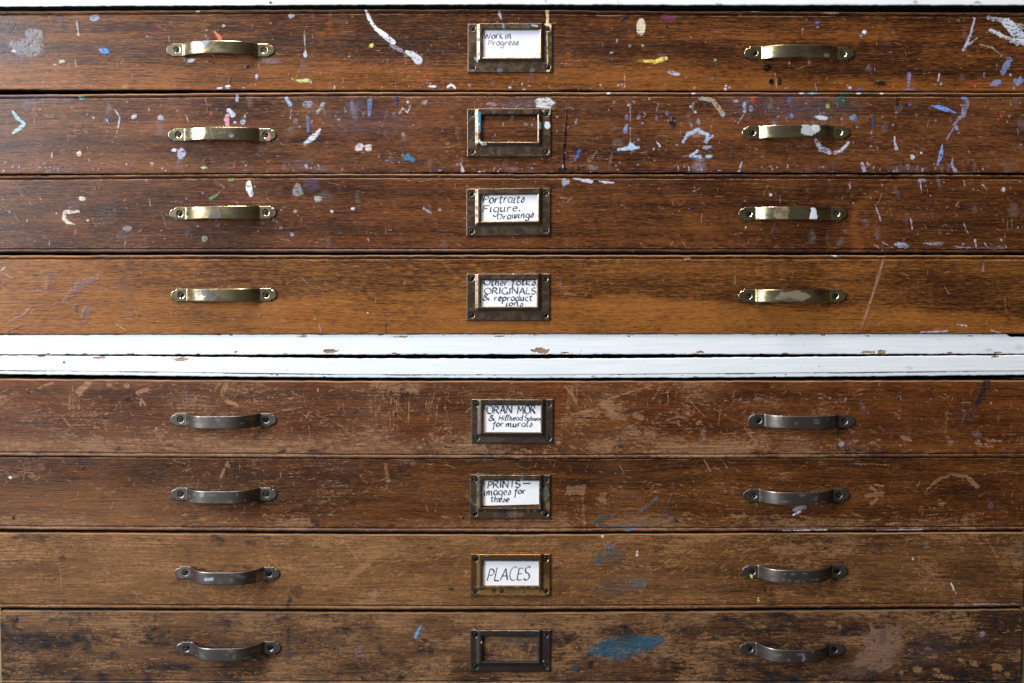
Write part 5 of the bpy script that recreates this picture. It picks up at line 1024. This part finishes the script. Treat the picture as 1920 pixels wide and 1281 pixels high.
# ------------------------------------------------------------------ pulls
M_brass = metal('worn_brass', (0.72, 0.59, 0.34), (0.22, 0.17, 0.10), .17, (.42, .62), None, (70, 60, 160), r2=.36)
M_iron = metal('dark_bronze_pull', (0.28, 0.245, 0.215), (0.16, 0.13, 0.11), .34, (.42, .62), None, (120, 80, 160), r2=.46)
HP = {(1, 0): (.0165, .17, .31), (1, 1): (.0130, .17, .27), (2, 0): (.0130, .17, .29), (2, 1): (.0105, .17, .28), (3, 0): (.012, .17, .27), (3, 1): (.012, .17, .27), (4, 0): (.0125, .17, .27), (4, 1): (.0125, .17, .27),
      (5, 0): (.026, .165, .27), (5, 1): (.017, .17, .32), (6, 0): (.0205, .17, .28), (6, 1): (.021, .17, .29), (7, 0): (.024, .165, .27), (7, 1): (.0225, .17, .30), (8, 0): (.0235, .17, .30), (8, 1): (.025, .17, .30)}
def handle(k, side):
    x0, y0, x1, y1 = HND[(k, side)]; p, ta, tb = HP[(k, side)]; par, base = EMP[k]; f = FRONT[k]
    if k == 8 and side == 1: tb2 = .215
    else: tb2 = tb - .01
    L = x1 - x0; n = 260
    t = np.linspace(0, 1, n); t = t - 0.07 * np.sin(2 * np.pi * t) / np.pi / 1.0; lug = 0.0017
    q = np.clip((t - ta + .01) / (1.02 - 2 * ta), 0, 1); ex = 3.0 if k < 5 else 3.6
    hh = np.clip(1 - np.abs(2 * q - 1) ** ex, 0, 1) ** 0.85
    kr = np.hanning(19); kr /= kr.sum(); tu = np.linspace(0, 1, 520)
    hu = np.convolve(np.pad(np.interp(tu, t, hh), 9, mode='edge'), kr, mode='valid'); hh = np.interp(t, tu, hu)
    hgt = lug + p * hh
    u = np.minimum(t, 1 - t) * L
    nose = 9.4 * np.sqrt(np.clip(1 - ((9.6 - np.minimum(u, 9.6)) / 9.6) ** 2, 0, 1))
    w = nose + (12.2 - 9.4) * ss(9.2, 11.2, u) - 0.5 * hh
    m = 27; v = np.sin(np.linspace(-1, 1, m) * np.pi / 2 * 0.96) / math.sin(np.pi / 2 * .96)
    X = x0 + np.repeat((t * L)[:, None], m, 1); yc = y0 + (y1 - y0) * t
    Y = yc[:, None] + v[None] * np.maximum(w, .25)[:, None]
    # slightly cambered, rounded long edges
    H = np.repeat(hgt[:, None], m, 1) - 0.00045 * np.clip((np.abs(v)[None] * w[:, None] - (w[:, None] - 1.6)) / 1.6, 0, 1) ** 2
    sx_ = [(x0 + 19.5, y0), (x1 - 19.5, y1)]
    for (cx, cy) in sx_:
        d = np.hypot(X - cx, Y - cy); H = H - 0.0012 * ss(6.4, 4.6, d)
    # paint layer sampled on the strip (rows/cols transposed for windows)
    s = Surf(X.T.copy(), Y.T.copy()); s.metal = True
    if (k, side) == (1, 0): s.stroke([(386, 92), (393, 88), (402, 80)], (7, 10, 5), (190, 195, 215), .95, rough=2, dry=.1); s.blob(398, 85, 12, 9, (80, 80, 90), .45); s.blob(325, 95, 11, 9, (70, 72, 80), .6)
    if (k, side) == (2, 0): s.stroke([(396, 240), (398, 252), (397, 262)], (9, 7, 20), (70, 68, 76), .85, rough=1.5); s.blob(440, 258, 4, 3, (100, 130, 180), .9); s.blob(503, 257, 6, 7, (200, 110, 120), .9)
    if (k, side) == (3, 0): s.stroke([(408, 390), (415, 400), (408, 410)], (12, 8, 18), (85, 88, 100), .75, rough=2)
    if (k, side) == (4, 0): s.stroke([(390, 548), (405, 553), (396, 562)], (14, 12, 16), (82, 80, 92), .8, rough=3); s.blob(380, 548, 8, 6, (100, 100, 110), .4)
    if (k, side) == (2, 1): s.blob(1512, 247, 20, 11, (190, 200, 210), .9, -10, dry=.38, rough=.6); s.blob(1525, 243, 8, 8, (215, 222, 228), .9, dry=.15)
    if (k, side) == (3, 1): s.stroke([(1519, 396), (1519, 411)], (11, 16), (225, 235, 248), .97, rough=2); s.blob(1460, 400, 14, 14, (140, 100, 70), .4, dry=.3)
    if (k, side) == (1, 1): s.blob(1545, 108, 6, 3, (70, 110, 70), .7)
    if (k, side) == (4, 1): s.blob(1480, 556, 30, 10, (90, 78, 82), .5)
    if k >= 5:
        r = np.random.default_rng(k * 2 + side); g = x0 + L * .5
        for _ in range(10): s.blob(r.uniform(x0 + 40, x1 - 40), (y0 + y1) / 2 + r.uniform(-9, 9), r.uniform(2, 7), r.uniform(1, 3), (120, 125, 140), .35, dry=.45)
    if (k, side) == (7, 0): s.stroke([(398, 1075), (410, 1074)], 6, (175, 185, 205), .9, dry=.2); s.blob(492, 1078, 6, 10, (165, 115, 35), .8, dry=.25); s.blob(345, 1073, 14, 10, (130, 105, 80), .5)
    if (k, side) == (6, 0): s.blob(388, 921, 5, 5, (165, 175, 190), .7, dry=.4)
    if (k, side) == (7, 1): s.stroke([(1407, 1077), (1409, 1084)], 3.4, (225, 215, 50), 1)
    if (k, side) == (8, 1): s.stroke([(1493, 1212), (1497, 1220), (1493, 1224)], 2.6, (140, 150, 165), .8)
    at = np.transpose(s.attr(), (1, 0, 2))
    front = np.stack([wx(X), f - H, wz(Y)], -1)
    # back face: offset along the strip's own normal
    dh = np.gradient(hgt, t * L * S); nx = dh / np.sqrt(1 + dh ** 2); ny = 1 / np.sqrt(1 + dh ** 2); th = 0.0016
    bx = wx(X) + (nx * th)[:, None]; by = f - np.repeat((hgt - ny * th)[:, None], m, 1)
    back = np.stack([bx, by, wz(Y)], -1)
    V = [front.reshape(-1, 3), back.reshape(-1, 3)]; N_ = n * m; A = [at.reshape(-1, 4)] * 2
    Fg = grid_faces(n, m); F = [Fg[:, ::-1], Fg + N_]; cnt = 2 * N_
    def wall(fr_, bk_, at_, flip):
        nonlocal cnt
        q = len(fr_); i = np.arange(q - 1) + cnt
        f4 = np.stack([i, i + 1, i + 1 + q, i + q], -1)
        V.extend([fr_, bk_]); A.extend([at_, at_]); F.append(f4[:, ::-1] if flip else f4); cnt += 2 * q
    wall(front[:, 0], back[:, 0], at[:, 0], False); wall(front[:, -1], back[:, -1], at[:, -1], True)
    wall(front[0], back[0], at[0], True); wall(front[-1], back[-1], at[-1], False)
    o = raw_mesh('pull_handle', np.concatenate(V), np.concatenate(F), [M_brass if k < 5 else M_iron], par, base, attrs={'paint': np.concatenate(A)})
    rr = random.Random(k * 5 + side)
    deep = {(1, 0): (0, 1), (1, 1): (0, 1), (2, 1): (0, 1), (5, 1): (0, 1), (3, 1): (0, 1)}.get((k, side), (0, 0))
    for i, (cx, cy) in enumerate(sx_):
        mt = M_steel if (k, side, i) in ((2, 0, 0), (3, 1, 0), (3, 0, 1)) else M_screw
        screw(o, base, cx, cy, f - (0.0007 if deep[i] else 0.0010), 4.7, M_deep if deep[i] else mt, rr.uniform(-30, 60), dome=0.0001 if deep[i] else 0.0005)
    return o
for k in range(1, 9):
    for side in (0, 1): handle(k, side)
